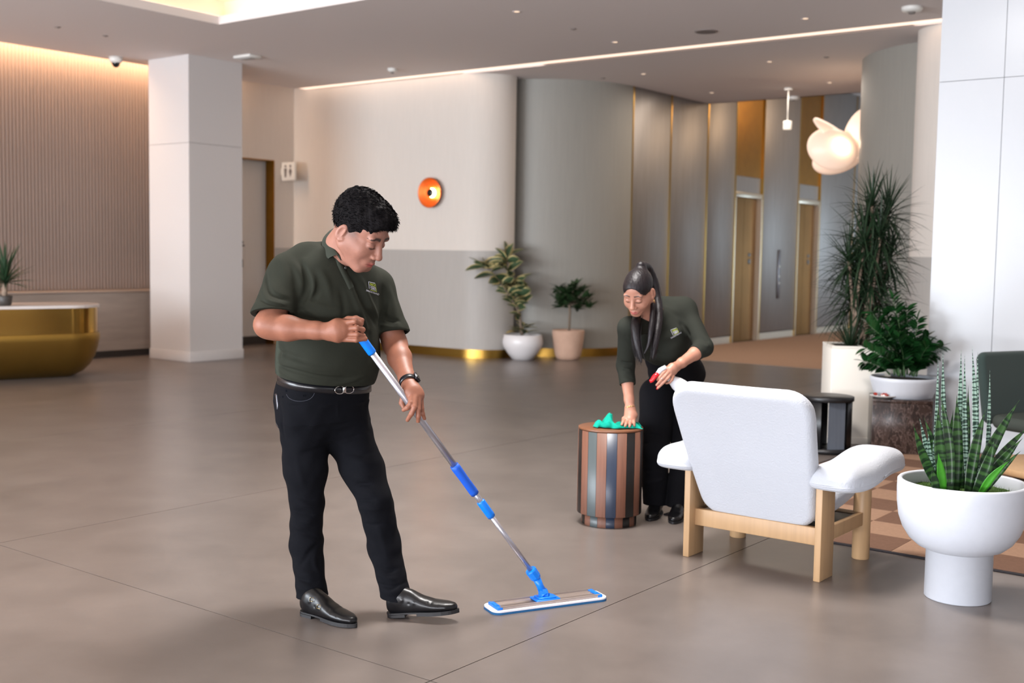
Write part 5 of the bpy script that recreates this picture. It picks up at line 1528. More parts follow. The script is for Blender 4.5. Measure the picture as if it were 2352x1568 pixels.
    D.stack(tb, TOR, [(0.90, 0, .012, .190, .150), (0.935, 0, .022, .203, .168), (1.00, 0, .034, .210, .182), (1.08, 0, .040, .208, .184), (1.17, 0, .044, .203, .168), (1.26, 0, .055, .203, .150),
                      (1.34, 0, .070, .196, .134), (1.40, 0, .080, .170, .118), (1.445, 0, .085, .115, .095), (1.475, 0, .09, .08, .08)], 0.02, p=2.25, cap=0.02)
    for sh, el in ((shR, elR), (shL, elL)):
        D.chain([V3((nb[0], nb[1], sh[2] + 0.035)) * 0.62 + V3(sh) * 0.38, sh + V3((0, 0, -0.005))], [0.076, 0.062], 0.05)
        D.cone(nb + V3((0, 0, -0.035)), V3(sh) * 0.75 + V3((nb[0], nb[1], nb[2])) * 0.25 + V3((0, 0, -0.01)), 0.066, 0.055, 0.05)
    D.chain([A(748, 586, 4.64), A(700, 592, 4.61), A(662, 612, 4.57)], [0.052, 0.056, 0.058], 0.03)
    # neck opening
    D.cone(hp(0, 0.0, -0.07), nb + V3((0, 0, 0.012)), 0.058, 0.062, 0.004, 'cut')
    T = lambda x, y, z: tb + TOR @ V3((x, y, z))
    # folds
    D.folds([([(690, 600), (706, 640), (704, 670), (690, 700)], .012, -0.0180), ([(672, 600), (690, 640), (690, 680)], .012, 0.0120), ([(708, 620), (722, 650), (716, 680)], .011, 0.0120), ([(726, 640), (730, 668), (716, 692)], .010, -0.0120),
             ([(735, 620), (752, 650), (760, 690)], .014, 0.0075), ([(640, 590), (655, 620), (660, 660)], .016, 0.0075), ([(612, 622), (618, 668), (640, 682), (668, 690)], .009, -0.0135), ([(604, 650), (614, 690), (650, 700)], .009, 0.0105),
             ([(600, 690), (630, 700), (664, 708)], .007, -0.0090), ([(690, 705), (700, 722), (735, 738)], .012, -0.0120), ([(700, 690), (740, 705), (790, 712)], .014, 0.0090), ([(810, 640), (835, 690), (862, 745)], .011, -0.0120),
             ([(800, 650), (822, 700), (845, 760)], .012, 0.0105), ([(830, 640), (850, 690), (868, 730)], .011, 0.0090), ([(780, 660), (790, 700), (788, 740)], .013, -0.0075), ([(848, 760), (852, 790), (848, 830)], .010, -0.0105),
             ([(640, 848), (680, 868), (730, 882), (780, 888)], .008, 0.0105), ([(638, 836), (680, 852), (740, 866), (800, 868)], .008, -0.0120), ([(638, 820), (690, 838), (760, 850)], .010, 0.0090), ([(840, 860), (800, 876), (760, 884)], .009, 0.0090), ([(636, 800), (660, 815), (700, 826)], .011, -0.0090),
             ([(640, 780), (650, 800), (652, 830)], .012, 0.0090), ([(880, 660), (884, 700), (872, 750)], .010, -0.0150), ([(895, 660), (905, 700), (912, 750)], .013, 0.0090), ([(878, 720), (895, 735), (920, 738)], .009, -0.0090), ([(872, 745), (895, 752), (925, 752)], .008, 0.0075)])
    D.wave((-1.1, 4.2, .85), (-.28, 5.02, 1.62), 0.0016, 40, 8, (1, 1, .5))
    D.stack(tb, TOR, [(0.80, 0, .01, .186, .152), (0.955, 0, .01, .186, .152)], 0.002, 'cut', p=2.25, cap=0.002)
    D.half(T(0, 0, .946), TOR @ V3((.015 / .19, -.016 / .15, -1)), k=0.002)
    ol = np.array(lin(41, 43, 36)[:3]); ol2 = np.array(lin(52, 57, 49)[:3])
    def shcol(P):
        L = (P - tb) @ TOR
        side = np.exp(-((L[:, 1] - 0.005) / 0.028) ** 4) * (np.abs(L[:, 0]) > 0.15) * (L[:, 2] < 1.30)
        c = ol[None] * (1 - side[:, None]) + ol2[None] * side[:, None]
        return c
    M_POLO = mat('olive_polo_knit', lin(41, 43, 36), rough=0.85, spec=0.12, vcol=True, noise_amt=0.07, noise_scale=300, bump=0.0008, bump_scale=500)
    shirt = link_mesh('polo_shirt', D.mesh('polo_shirt', 1, shcol), M_POLO); attach(shirt, man, base)
    Dd = D
    # surface probe for things sewn on the shirt
    from mathutils.bvhtree import BVHTree
    def bvh(o):
        me = o.data; n = len(me.vertices); co = np.empty(n * 3, f32); me.vertices.foreach_get('co', co); co = co.reshape(-1, 3)
        q = np.empty(len(me.loops), np.int32); me.loops.foreach_get('vertex_index', q)
        return BVHTree.FromPolygons([tuple(v) for v in co.tolist()], q.reshape(-1, 4).tolist())
    tree = bvh(shirt)
    camv = Vector((0, 0, CAMH))
    def onto(px, py, tr, lift=0.001):
        d = (at(px, py, 5) - camv).normalized()
        hit = tr.ray_cast(camv, d)
        if hit[0] is None: return at(px, py, 4.5), Vector((0, -1, 0))
        return hit[0] + hit[1] * lift * (1 if hit[1].dot(d) < 0 else -1), hit[1] * (1 if hit[1].dot(d) < 0 else -1)
    # collar: two folded leaves with a stand
    def collar(parent, tree_):
        cm = MB()
        inner = [(800, 520, 4.70), (778, 519, 4.66), (762, 526, 4.60), (758, 542, 4.56), (763, 560, 4.53), (771, 574, 4.505), (778, 584, 4.49)]
        outer = [(796, 540, 4.78), (768, 533, 4.74), (746, 541, 4.66), (738, 555, 4.59), (741, 573, 4.55), (746, 586, 4.525), (753, 594, 4.505)]
        rows = []
        for a, b in zip(curve_pts([at(*p) for p in inner], 20), curve_pts([at(*p) for p in outer], 20)):
            m = (a + b) / 2 + Vector((0, -0.006, 0.004))
            rows.append([a + Vector((.012, .004, -.03)), a + Vector((.003, 0, -.004)), a, m, b, b + Vector((0.002, 0.004, -0.002))])
        cm.grid(rows, True)
        o = cm.build('collar', M_POLO0, parent)
        return o
    M_POLO0 = mat('olive_collar_knit', lin(45, 49, 41), rough=0.8, spec=0.25, bump=0.0006, bump_scale=600)
    col_ = collar(None, tree); sol = col_.modifiers.new('thick', 'SOLIDIFY'); sol.thickness = 0.0025; col_.modifiers.new('sub', 'SUBSURF').render_levels = 1
    attach_sub(col_, shirt, base)
    # placket line and buttons
    def stitched(name, pts, w, m, parent, lift=0.0012, thick=0.0015):
        P3 = [onto(px, py, tree, lift) for px, py in pts]
        mb = MB()
        rows = []
        for i, (p, n) in enumerate(P3):
            t = (P3[min(i + 1, len(P3) - 1)][0] - P3[max(0, i - 1)][0]).normalized(); b = t.cross(n).normalized()
            rows.append([p - b * w - n * .001, p - b * w + n * thick, p + b * w + n * thick, p + b * w - n * .001])
        mb.grid(rows, True)
        o = mb.build(name, m); attach_sub(o, parent, base); return o
    stitched('placket', [(772 + 4.4 * i, 588 + 9.2 * i) for i in range(9)], 0.0125, M_POLO0, shirt)
    M_BTN = mat('dark_button', lin(58, 60, 58), rough=0.25)
    for (px, py) in [(781, 594), (793, 615)]:
        p, n = onto(px, py, tree, 0.004)
        q = n.to_track_quat('Z', 'Y').to_matrix().to_4x4()
        b_ = MB().lathe([(0, 0.002), (0.0045, 0.002), (0.0058, 0.001), (0.0058, -0.001)], 16, M=Matrix.Translation(p) @ q).build('button', M_BTN); attach_sub(b_, shirt, base)
    # embroidered logo and lettering
    logo(shirt, tree, camv, (846.5, 647), (861.5, 650.5), (865, 670), (848.5, 664.5), (840.5, 668), (870, 678), base)
    # ---------------- black jeans
    J = SDF((-1.12, 4.38, 0.06), (-0.33, 4.98, 1.0), 0.0034)
    J.stack(tb, TOR, [(0.78, 0, -.012, .186, .142), (0.86, 0, -.004, .188, .146), (0.93, 0, .006, .186, .152), (0.970, 0, .008, .184, .152)], 0.01, p=2.3, cap=0.006)
    J.ell(T(0.075, -0.075, 0.86), (0.10, 0.085, 0.11), TOR, 0.04); J.ell(T(-0.075, -0.075, 0.86), (0.10, 0.085, 0.11), TOR, 0.04)
    def leg(hip, knee, calf, ank, rs_, sd):
        J.chain([hip, hip * 0.45 + knee * 0.55, knee], [rs_[0], rs_[1], rs_[2]], 0.035)
        J.chain([knee, calf, ank], [rs_[2], rs_[3], rs_[4]], 0.02)
    kR, cRf, aR = A(705, 1152, 4.66), A(703, 1250, 4.67), A(715, 1348, 4.605)
    kL, cLf, aL = A(862, 1150, 4.62), A(882, 1250, 4.64), A(906, 1354, 4.59)
    leg(A(697, 975, 4.64), kR, cRf, aR, [.098, .084, .068, .066, .060], 1)
    leg(A(797, 985, 4.74), kL, cLf, aL, [.098, .082, .068, .066, .058], 2)
    J.cone(A(720, 960, 4.66), A(780, 965, 4.72), 0.10, 0.10, 0.03)
    J.cone(aR, aR + V3((0.005, 0, -0.05)), 0.060, 0.069, 0.01); J.cone(aL, aL + V3((0.010, 0, -0.05)), 0.058, 0.068, 0.01)
    # creases at crotch, knees and stacked hems
    J.wave((-1.12, 4.3, .06), (-.33, 5, .85), 0.0022, 62, 21, (.35, .35, 1))
    J.folds([([(762, 1020), (735, 1030), (690, 1040)], .012, -.009), ([(766, 1012), (800, 1008), (850, 990)], .012, -.009), ([(764, 985), (810, 975), (855, 955)], .013, .006), ([(760, 1000), (730, 1008), (680, 1006)], .012, .005),
             ([(668, 1128), (700, 1146), (738, 1150)], .010, -.008), ([(668, 1148), (705, 1162), (738, 1166)], .009, .007), ([(667, 1168), (700, 1180), (738, 1182)], .010, -.009), ([(668, 1190), (705, 1198), (737, 1204)], .009, .006),
             ([(670, 1215), (700, 1224), (733, 1236)], .010, -.006), ([(734, 1246), (715, 1262), (690, 1300)], .010, -.008), ([(730, 1262), (722, 1290), (735, 1322)], .010, .008),
             ([(815, 1098), (850, 1094), (895, 1080)], .010, .007), ([(818, 1112), (855, 1112), (898, 1100)], .009, -.009), ([(822, 1130), (860, 1132), (902, 1122)], .009, .008), ([(824, 1148), (862, 1150), (904, 1140)], .009, -.009), ([(828, 1166), (865, 1168), (900, 1160)], .010, .006),
             ([(800, 1040), (835, 1044), (872, 1036)], .011, -.006), ([(802, 1060), (838, 1064), (878, 1058)], .011, .005), ([(832, 1200), (862, 1205), (905, 1190)], .011, -.005),
             ([(676, 1306), (708, 1318), (742, 1312)], .009, .008), ([(678, 1324), (710, 1336), (745, 1330)], .008, -.010), ([(680, 1344), (712, 1352), (745, 1346)], .009, .007),
             ([(866, 1300), (895, 1310), (930, 1300)], .009, -.008), ([(868, 1318), (898, 1330), (932, 1320)], .008, .009), ([(870, 1338), (900, 1348), (934, 1336)], .008, -.010), ([(872, 1354), (900, 1362), (934, 1352)], .009, .007),
             ([(640, 915), (648, 960), (655, 1010)], .008, -.005), ([(775, 918), (776, 950), (772, 1000)], .005, .003), ([(682, 1050), (690, 1090), (700, 1120)], .014, .004), ([(860, 1190), (880, 1240), (890, 1290)], .014, .004)])
    J.half(T(0, 0, .9455), TOR @ V3((-.013 / .19, .014 / .15, 1)), k=0.002)
    # open hems
    J.half(aR + V3((0, 0, -0.036)), (0.06, 0, -1), lo=(-1.1, 4.3, 0.0), hi=(aR[0] + .1, 5, .2), k=0.003)
    J.half(aL + V3((0, 0, -0.034)), (-0.08, 0, -1), lo=(aL[0] - .08, 4.3, 0.0), hi=(-.3, 5, .2), k=0.003)
    M_JEAN = mat('black_denim', lin(10, 11, 16), rough=0.9, spec=0.12, noise_amt=0.15, noise_scale=250, bump=0.0008, bump_scale=420, stretch=(1, 1, 1))
    jeans = link_mesh('jeans', J.mesh('jeans', 1), M_JEAN); attach(jeans, man, base)
    tj = bvh(jeans)
    # belt with interlaced buckle
    M_BELT = mat('black_leather', lin(16, 16, 20), rough=0.28, spec=0.6)
    bm_ = MB(); rows = []
    for i in range(65):
        a = 2 * PI * i / 64
        c, s_ = math.cos(a), math.sin(a)
        e = (abs(c) ** 2.3 + abs(s_) ** 2.3) ** (-1 / 2.3)
        tilt = -0.014 * s_ + 0.013 * c - 0.004
        rows.append([T(c * e * (.1885 + o_), .007 + s_ * e * (.1555 + o_), z + tilt) for o_, z in ((-.006, .912), (0.002, .912), (.002, .950), (-.006, .950))])
    bm_.grid(rows, True)
    belt = bm_.build('belt', M_BELT); attach(belt, man, base)
    M_CHR = mat('polished_steel', lin(200, 195, 190), rough=0.12, metal=1.0)
    bk = MB()
    bc, bn = Vector(T(-0.006, .009 + .1555, .913)), Vector(TF)
    for q in (-1, 1):
        pts = []
        for i in range(25):
            a = rad(40) + rad(280) * i / 24
            pts.append(bc + bn * 0.008 + Vector(TR) * (-q) * (0.020 - 0.0185 * math.cos(a) * 1.15) * 1 + Vector((0, 0, 1)) * 0.0155 * math.sin(a))
        bk.tube(pts, 0.0018, 6)
    bk.rbox((-0.007, -0.002, -0.012), (0.007, 0.003, 0.012), 0.002, M=Matrix.Translation(bc + bn * 0.008) @ Matrix(TOR.tolist()).to_4x4())
    attach_sub(bk.build('buckle', M_CHR), belt, base)
    # belt loops, rivets, pocket stitch, phone in the hip pocket
    M_RIV = mat('steel_rivet', lin(150, 165, 190), rough=0.2, metal=1.0)
    for (px, py, r) in [(658, 897, .0035), (699, 908, .0045), (650, 911, .003)]:
        d = (at(px, py, 5) - camv).normalized(); h = tj.ray_cast(camv, d)
        if h[0] is not None:
            q = h[1].to_track_quat('Z', 'Y').to_matrix().to_4x4()
            attach_sub(MB().lathe([(0, .003), (r * .6, .003), (r, .001), (r, -.002)], 14, M=Matrix.Translation(h[0]) @ q).build('rivet', M_RIV), jeans, base)
    pk = [onto(px, py, tj, 0.0006) for px, py in [(658, 905), (664, 914), (678, 920), (695, 921), (712, 916), (721, 906), (723, 897)]]
    attach_sub(MB().tube(curve_pts([p for p, n in pk], 16), 0.0008, 5).build('pocket_stitching', mat('grey_stitch', lin(60, 62, 72), rough=0.8)), jeans, base)
    for (x0, dx) in [(652, 5), (730, 6), (838, 5)]:
        p, n = onto(x0, 893 if x0 > 700 else 885, tj, 0.006)
    ph = MB().rbox((-0.036, -0.005, -0.07), (0.036, 0.005, 0.07), 0.006, M=Matrix.Translation(T(0.176, -0.064, .815)) @ Matrix(TOR.tolist()).to_4x4() @ Matrix.Rotation(rad(75), 4, 'Z') @ Matrix.Rotation(rad(4), 4, 'X'))
    pho = ph.build('phone', mat('phone_dark', lin(60, 60, 66), rough=0.25, metal=0.4)); tag(pho, 'dark phone sticking out of the back pocket of the black jeans', 'phone')
    # ---------------- double monk shoes
    for nm, heel, toe, yaw_p in (('shoe', fl(697, 1408), fl(762, 1426), 0), ('shoe', fl(893, 1414), fl(992, 1422), rad(7))):
        monk_shoe(nm, heel, toe, yaw_p, man, base, buckles=(yaw_p == 0))
    # ---------------- watch on the left wrist
    ax = nrm(wrL - elL); wc = wrL - ax * 0.022
    q = Vector(ax).to_track_quat('Z', 'X').to_matrix().to_4x4()
    M_WB = mat('watch_black', lin(24, 24, 28), rough=0.3); 
    wt = MB().lathe([(0.0335, -0.011), (0.036, -0.010), (0.036, 0.010), (0.0335, 0.011), (0.0335, -0.011)], 36, M=Matrix.Translation(wc) @ q).build('watch_strap', M_WB); attach(wt, man, base)
    od = nrm(V3((0.86, -0.50, 0.12)) - ax * (V3((0.86, -0.50, 0.12)) @ ax)); sd = np.cross(ax, od)
    Mw = Matrix((( *[0] * 4,),) * 4)
    Fw = Matrix(np.stack([sd, ax, od], 1).tolist()).to_4x4()
    wcase = MB().rbox((-0.016, -0.019, 0.033), (0.016, 0.019, 0.044), 0.006, M=Matrix.Translation(wc) @ Fw).build('watch_case', mat('watch_dark_metal', lin(70, 70, 76), rough=0.2, metal=0.9)); attach_sub(wcase, wt, base)
    attach_sub(MB().rbox((-0.0135, -0.0165, 0.0435), (0.0135, 0.0165, 0.0455), 0.0015, M=Matrix.Translation(wc) @ Fw).build('watch_glass', mat('watch_glass', lin(12, 12, 14), rough=0.05)), wt, base)
    return man

def base_v(b): return Vector((float(b[0]), float(b[1]), float(b[2])))
def attach(o, root, base):
    o.parent = root; o.matrix_parent_inverse = Matrix.Translation(-base_v(base)) @ Matrix.Identity(4)
def attach_sub(o, part, base):
    o.parent = part; o.matrix_parent_inverse = Matrix.Identity(4)

def logo(parent, tree, camv, tl, tr, br, bl, t0, t1, base):
    """embroidery laid on the garment: corners are where the badge sits on the chest"""
    M_W = mat('white_thread', lin(205, 205, 215), rough=0.7); M_G = mat('lime_thread', lin(176, 190, 70), rough=0.7)
    def pt(u, v):
        px = (tl[0] * (1 - u) + tr[0] * u) * (1 - v) + (bl[0] * (1 - u) + br[0] * u) * v
        py = (tl[1] * (1 - u) + tr[1] * u) * (1 - v) + (bl[1] * (1 - u) + br[1] * u) * v
        d = (at(px, py, 5) - camv).normalized(); h = tree.ray_cast(camv, d)
        if h[0] is None: return at(px, py, 4.5)
        return h[0] - d * 0.0016
    W_ = [[(0, .95), (0, 0), (.98, 0)], [(.2, .42), (.2, .5), (.84, .5), (.9, .62), (.92, .86), (.3, .86), (.22, .74), (.22, .64), (.74, .64), (.78, .74), (.42, .74)]]
    G_ = [[(1, .08), (1, 1), (.1, 1)], [(.2, .42), (.2, .16), (.84, .16), (.84, .38), (.36, .38), (.34, .28), (.66, .28)]]
    for nm, sets, m in (('badge_white', W_, M_W), ('badge_lime', G_, M_G)):
        mb = MB()
        for poly in sets:
            dense = []
            for a, b in zip(poly[:-1], poly[1:]):
                for i in range(4): dense.append((a[0] + (b[0] - a[0]) * i / 4, a[1] + (b[1] - a[1]) * i / 4))
            dense.append(poly[-1])
            mb.tube([pt(*q) for q in dense], 0.0009, 5)
        o = mb.build(nm, m); attach_sub(o, parent, base)
    # lettering as flat text wrapped on the cloth
    fc = bpy.data.curves.new('lettering', 'FONT'); fc.body = 'SANDSTRAND'; fc.size = 1.0; fc.extrude = 0; fc.align_x = 'LEFT'
    to = bpy.data.objects.new('lettering_tmp', fc); COL.objects.link(to)
    dg = bpy.context.evaluated_depsgraph_get(); dg.update()
    me = bpy.data.meshes.new_from_object(to.evaluated_get(dg))
    bpy.data.objects.remove(to)
    xs = [v.co.x for v in me.vertices]; w = max(xs); hgt = 0.73
    dx, dy = t1[0] - t0[0], t1[1] - t0[1]; L = math.hypot(dx, dy); ht = L * 0.125
    ux, uy = dx / L, dy / L
    for v in me.vertices:
        u = v.co.x / w * L; q = v.co.y / hgt * ht
        px = t0[0] + ux * u + uy * q; py = t0[1] + uy * u - ux * q
        d = (at(px, py, 5) - camv).normalized(); h = tree.ray_cast(camv, d)
        v.co = (h[0] - d * 0.0016) if h[0] is not None else at(px, py, 4.5)
    me.materials.clear(); me.materials.append(M_W)
    o = link_mesh('lettering', me); attach_sub(o, parent, base)

def monk_shoe(name, heel, toe, pitch, parent, base, buckles=True, s=1.0):
    """leather shoe; heel/toe: ground points under the back of the heel and the toe"""
    d = Vector(toe) - Vector(heel); d.z = 0; f = d.normalized(); r = Vector((f.y, -f.x, 0))
    Lg = 0.292 * s
    S = SDF((-0.065, -0.03, 0.0), (0.065, 0.31, 0.14), 0.0024)
    S.stack((0, 0, 0), np.stack([V3((1, 0, 0)), V3((0, 0, 1)), V3((0, 1, 0))], 1),
            [(0.0, 0, .050, .028, .030), (0.03, 0, .056, .034, .050), (0.07, 0, .058, .036, .058), (0.11, 0, .052, .037, .050), (0.15, 0, .042, .042, .034), (0.20, 0, .034, .045, .024), (0.25, 0, .030, .038, .019), (0.282, 0, .027, .020, .014), (0.290, 0, .026, .012, .009)], 0.01, p=2.2, cap=0.016)
    S.cone((0, 0.048, 0.070), (0, 0.052, 0.080), 0.038, 0.038, 0.015)
    S.half((0, 0, 0.014), (0, 0, -1), k=0.002)
    S.bump((-0.045, 0.19, 0.05), (0.045, 0.19, 0.05), 0.008, -0.002); S.bump((-0.045, 0.175, 0.055), (0.045, 0.175, 0.055), 0.006, -0.002)
    S.bump((-0.045, 0.222, 0.04), (0.045, 0.222, 0.04), 0.003, -0.0015)
    # strap edges over the instep
    S.bump((-0.052, 0.070, 0.060), (0.0, 0.085, 0.100), 0.006, 0.0020); S.bump((0.0, 0.085, 0.100), (0.052, 0.070, 0.060), 0.006, 0.0020)
    S.bump((-0.052, 0.120, 0.050), (0.0, 0.130, 0.082), 0.006, 0.0020); S.bump((0.0, 0.130, 0.082), (0.052, 0.120, 0.050), 0.006, 0.0020)
    S.bump((-0.052, 0.100, 0.055), (0.052, 0.100, 0.055), 0.005, -0.002)
    M = Matrix.Translation(heel) @ Matrix((( r.x, f.x, 0, 0), (r.y, f.y, 0, 0), (0, 0, 1, 0), (0, 0, 0, 1))) @ Matrix.Rotation(pitch, 4, 'X') @ Matrix.Diagonal((s, s, s, 1))
    me = S.mesh(name, 1); me.transform(M)
    if M.determinant() < 0: me.flip_normals()
    M_SH = bpy.data.materials.get('shoe_leather') or mat('shoe_leather', lin(9, 9, 12), rough=0.33, spec=0.42, bump=0.0002, bump_scale=300)
    M_SO = bpy.data.materials.get('shoe_sole') or mat('shoe_sole', lin(18, 17, 20), rough=0.6)
    o = link_mesh(name, me, M_SH); attach(o, parent, base)
    ys = [-0.006 + 0.301 * (0.5 - 0.5 * math.cos(PI * k_ / 26)) for k_ in range(27)]
    def wv(y):
        w0 = float(np.interp(y, [-.006, .03, .06, .10, .14, .19, .23, .27, .295], [.030, .034, .034, .033, .038, .047, .044, .031, .018]))
        if y < .02: w0 *= math.sqrt(max(0.0, 1 - ((.02 - y) / .026) ** 2))
        if y > .255: w0 *= math.sqrt(max(0.0, 1 - ((y - .255) / .040) ** 2))
        return w0
    wv0 = wv; wv = lambda y: wv0(y) * 0.92
    outl = [(wv(y), y) for y in ys] + [(-wv(y), y) for y in ys[::-1][1:-1]]
    so = MB().prism(outl, 0.011, 0.0175, M=M)
    heelp = [(x, y) for x, y in outl if y < 0.078]
    so2 = MB()
    hp_ = [(0.036 * math.cos(a), 0.030 + 0.034 * math.sin(a)) for a in [PI + PI * i / 14 for i in range(15)]] + [(0.035, 0.078), (-0.035, 0.078)]
    so.prism(hp_, 0.0, 0.0115, M=M)
    so.prism([(x * .98, y) for x, y in outl if y > 0.115][::1], 0.002, 0.0115, M=M)
    attach_sub(so.build('sole', M_SO), o, base)
    if buckles:
        M_BK = bpy.data.materials.get('shoe_buckle') or mat('shoe_buckle', lin(190, 175, 140), rough=0.2, metal=1.0)
        for (y, z, x) in ((0.085, 0.082, 0.0405), (0.128, 0.062, 0.0435)):
            b = MB(); w_, h_ = 0.009, 0.007
            pts = [(x, y - w_, z - h_), (x, y + w_, z - h_), (x - .004, y + w_, z + h_), (x - .004, y - w_, z + h_), (x, y - w_, z - h_)]
            b.tube(pts, 0.0013, 6, M=M)
            attach_sub(b.build('buckle', M_BK), o, base)
    return o
MAN = build_man()

# ---------------------------------------------------------------- the woman wiping the table
def build_woman():
    A = lambda px, py, Y: V3(at(px, py, Y))
    base = A(1530, 1190, 6.5); base[2] = 0.0
    wo = thing('person', 'person with long black ponytail bending over the striped side table in olive shirt', 'person', base)
    HS = 0.98
    psi = rad(27)
    HC = A(1465.5, 665, 6.22); HR = head_frame((-math.sin(psi), -math.cos(psi)), rad(29), rad(-3))
    hp = lambda x, y, z: HC + HR @ (V3((x, y, z)) * HS)
    hips, nb = A(1550, 846, 6.66), A(1506, 722, 6.40)
    ax = nrm(nb - hips); f0 = nrm((-0.50, -0.86, 0)); fw = nrm(f0 - ax * (f0 @ ax)); rt = np.cross(fw, ax)
    TOR = np.stack([rt, fw, ax], 1)
    T = lambda x, y, z: hips + TOR @ V3((x, y, z))
    Ln = float(np.linalg.norm(nb - hips))
    shL, elL, wrL = A(1574, 712, 6.44), A(1617, 797, 6.30), A(1553, 842, 6.14)
    shR, elR, wrR = A(1444, 752, 6.27), A(1437, 838, 6.38), A(1447, 938, 6.27)
    B = SDF((0.50, 5.98, 0.50), (1.22, 6.80, 1.46), 0.0030)
    head_shape(B, HC, HR, HS, False)
    B.cone(hp(0, -0.02, -0.05), nb + ax * 0.0, 0.046, 0.055, 0.02)
    B.cone(hp(0, 0.0, -0.075), nb - ax * 0.02 + fw * 0.03, 0.038, 0.052, 0.02)
    B.stack(hips, TOR, [(-0.05, 0, 0, .13, .09), (.10, 0, 0, .12, .085), (.25, 0, .01, .13, .095), (Ln - .08, 0, 0.0, .13, .075), (Ln, 0, 0, .07, .05)], 0.03)
    for sh, el, wr in ((shL, elL, wrL), (shR, elR, wrR)):
        B.chain([nb - ax * 0.05, sh], [0.05, 0.045], 0.03)
        B.chain([sh, el], [0.043, 0.036], 0.02)
        B.chain([el, el * .66 + wr * .34, el * .2 + wr * .8, wr], [0.036, 0.035, 0.026, 0.023], 0.015)
    # right hand pressing the cloth
    P_ = lambda pts: [A(*p) for p in pts]
    B.chain(P_([(1447, 938, 6.27), (1449, 953, 6.255), (1446, 964, 6.23)]), [0.023, 0.026, 0.022], 0.012, fdir=(1, 0, 0), flat=1.3)
    for F_ in ([(1436, 963, 6.225), (1431, 969, 6.20), (1428, 975, 6.19)], [(1442, 966, 6.22), (1438, 973, 6.185), (1436, 978, 6.175)], [(1449, 967, 6.22), (1447, 974, 6.185), (1446, 979, 6.175)], [(1456, 965, 6.225), (1456, 972, 6.195), (1457, 977, 6.19)]):
        B.chain(P_(F_), [0.0095, 0.0085, 0.007], 0.004)
    B.chain(P_([(1440, 955, 6.245), (1432, 961, 6.24), (1430, 968, 6.235)]), [0.011, 0.0095, 0.0075], 0.005)
    # left hand round the neck of the spray bottle
    B.chain(P_([(1553, 842, 6.14), (1544, 848, 6.115), (1538, 853, 6.10)]), [0.023, 0.028, 0.026], 0.012, fdir=(0.5, 0, 0.86), flat=1.25)
    for F_, r in (([(1534, 846, 6.09), (1524, 856, 6.075), (1515, 866, 6.07), (1510, 872, 6.085)], .0088), ([(1537, 852, 6.085), (1528, 863, 6.07), (1518, 873, 6.065), (1508, 884, 6.075)], .0088),
                  ([(1541, 858, 6.085), (1534, 868, 6.07), (1524, 878, 6.065), (1511, 891, 6.07)], .0084), ([(1546, 863, 6.09), (1543, 872, 6.08), (1538, 878, 6.08), (1530, 880, 6.09)], .0078)):
        B.chain(P_(F_), [r + .002, r, r * .92, r * .75], 0.0035)
    B.chain(P_([(1543, 842, 6.12), (1531, 845, 6.13), (1522, 850, 6.135)]), [0.012, 0.010, 0.008], 0.005)
    sk = np.array(lin(172, 122, 102)[:3])
    colr = lambda P: head_color(P, HC, HR, HS, False, sk, lin(176, 92, 88)[:3], (0.012, 0.009, 0.008))
    M_SK2 = mat('skin_light_tan', lin(190, 138, 114), rough=0.45, spec=0.45, vcol=True, noise_amt=0.04, noise_scale=60, sss=0.12)
    body = link_mesh('body', B.mesh('body', 1, colr), M_SK2); attach(body, wo, base)
    # sleek hair with a centre parting, tied high
    H = SDF((0.50, 5.98, 0.86), (1.02, 6.56, 1.48), 0.0026)
    def E(x, y, z, rx, ry, rz, k=0.01, mode='add'): H.ell(hp(x, y, z), V3((rx, ry, rz)) * HS, HR, k, mode)
    E(0, -0.014, 0.026, 0.077, 0.102, 0.088)
    E(0, 0.036, 0.030, 0.063, 0.064, 0.062, 0.02)
    H.ell(hp(0, 0.112, -0.035), V3((0.070, 0.060, 0.098)) * HS, HR, 0.004, 'cut')
    for q in (-1, 1):
        H.ell(hp(q * 0.086, 0.040, -0.060), V3((0.040, 0.050, 0.070)) * HS, HR, 0.004, 'cut')
        H.ell(hp(q * 0.086, -0.010, -0.022), V3((0.020, 0.021, 0.034)) * HS, HR, 0.004, 'cut')
    H.half(hp(0, 0.0, -0.045), HR @ nrm((0, 0.75, -1.0)), k=0.006)
    H.cone(hp(0, 0.085, 0.075), hp(0, 0.03, 0.120), 0.0022, 0.0015, 0.003, 'cut')
    E(0, -0.078, 0.092, 0.030, 0.032, 0.028, 0.02)                 # tied knot
    tail = [hp(0, -0.080, 0.105), A(1486, 614, 6.31), A(1500, 640, 6.34), A(1508, 680, 6.33), A(1513, 722, 6.27), A(1509, 765, 6.20), A(1503, 800, 6.17), A(1500, 822, 6.16)]
    H.chain(curve_np(tail, 60), list(np.interp(np.linspace(0, 1, 60), [0, .12, .3, .55, .8, 1], [.024, .024, .022, .025, .018, .005])), 0.0012)
    tail2 = [hp(0.02, -0.06, -0.06), A(1462, 722, 6.30), A(1459, 748, 6.21), A(1463, 785, 6.18), A(1469, 815, 6.17), A(1473, 832, 6.16)]
    H.chain(curve_np(tail2, 60), list(np.interp(np.linspace(0, 1, 60), [0, .15, .4, .7, 1], [.014, .024, .027, .018, .004])), 0.0012)
    tail3 = [A(1500, 700, 6.26), A(1496, 750, 6.18), A(1490, 790, 6.16), A(1480, 812, 6.155)]
    H.chain(curve_np(tail3, 40), list(np.interp(np.linspace(0, 1, 40), [0, .4, 1], [.014, .014, .003])), 0.0012)
    H.wave((0.5, 5.98, .86), (1.02, 6.6, 1.48), 0.0005, 500, 3, (1, 1, .03))
    M_H2 = mat('sleek_black_hair', (0.009, 0.0065, 0.008, 1), rough=0.45, spec=0.3, bump=0.0006, bump_scale=60, stretch=(8, 8, 0.25))
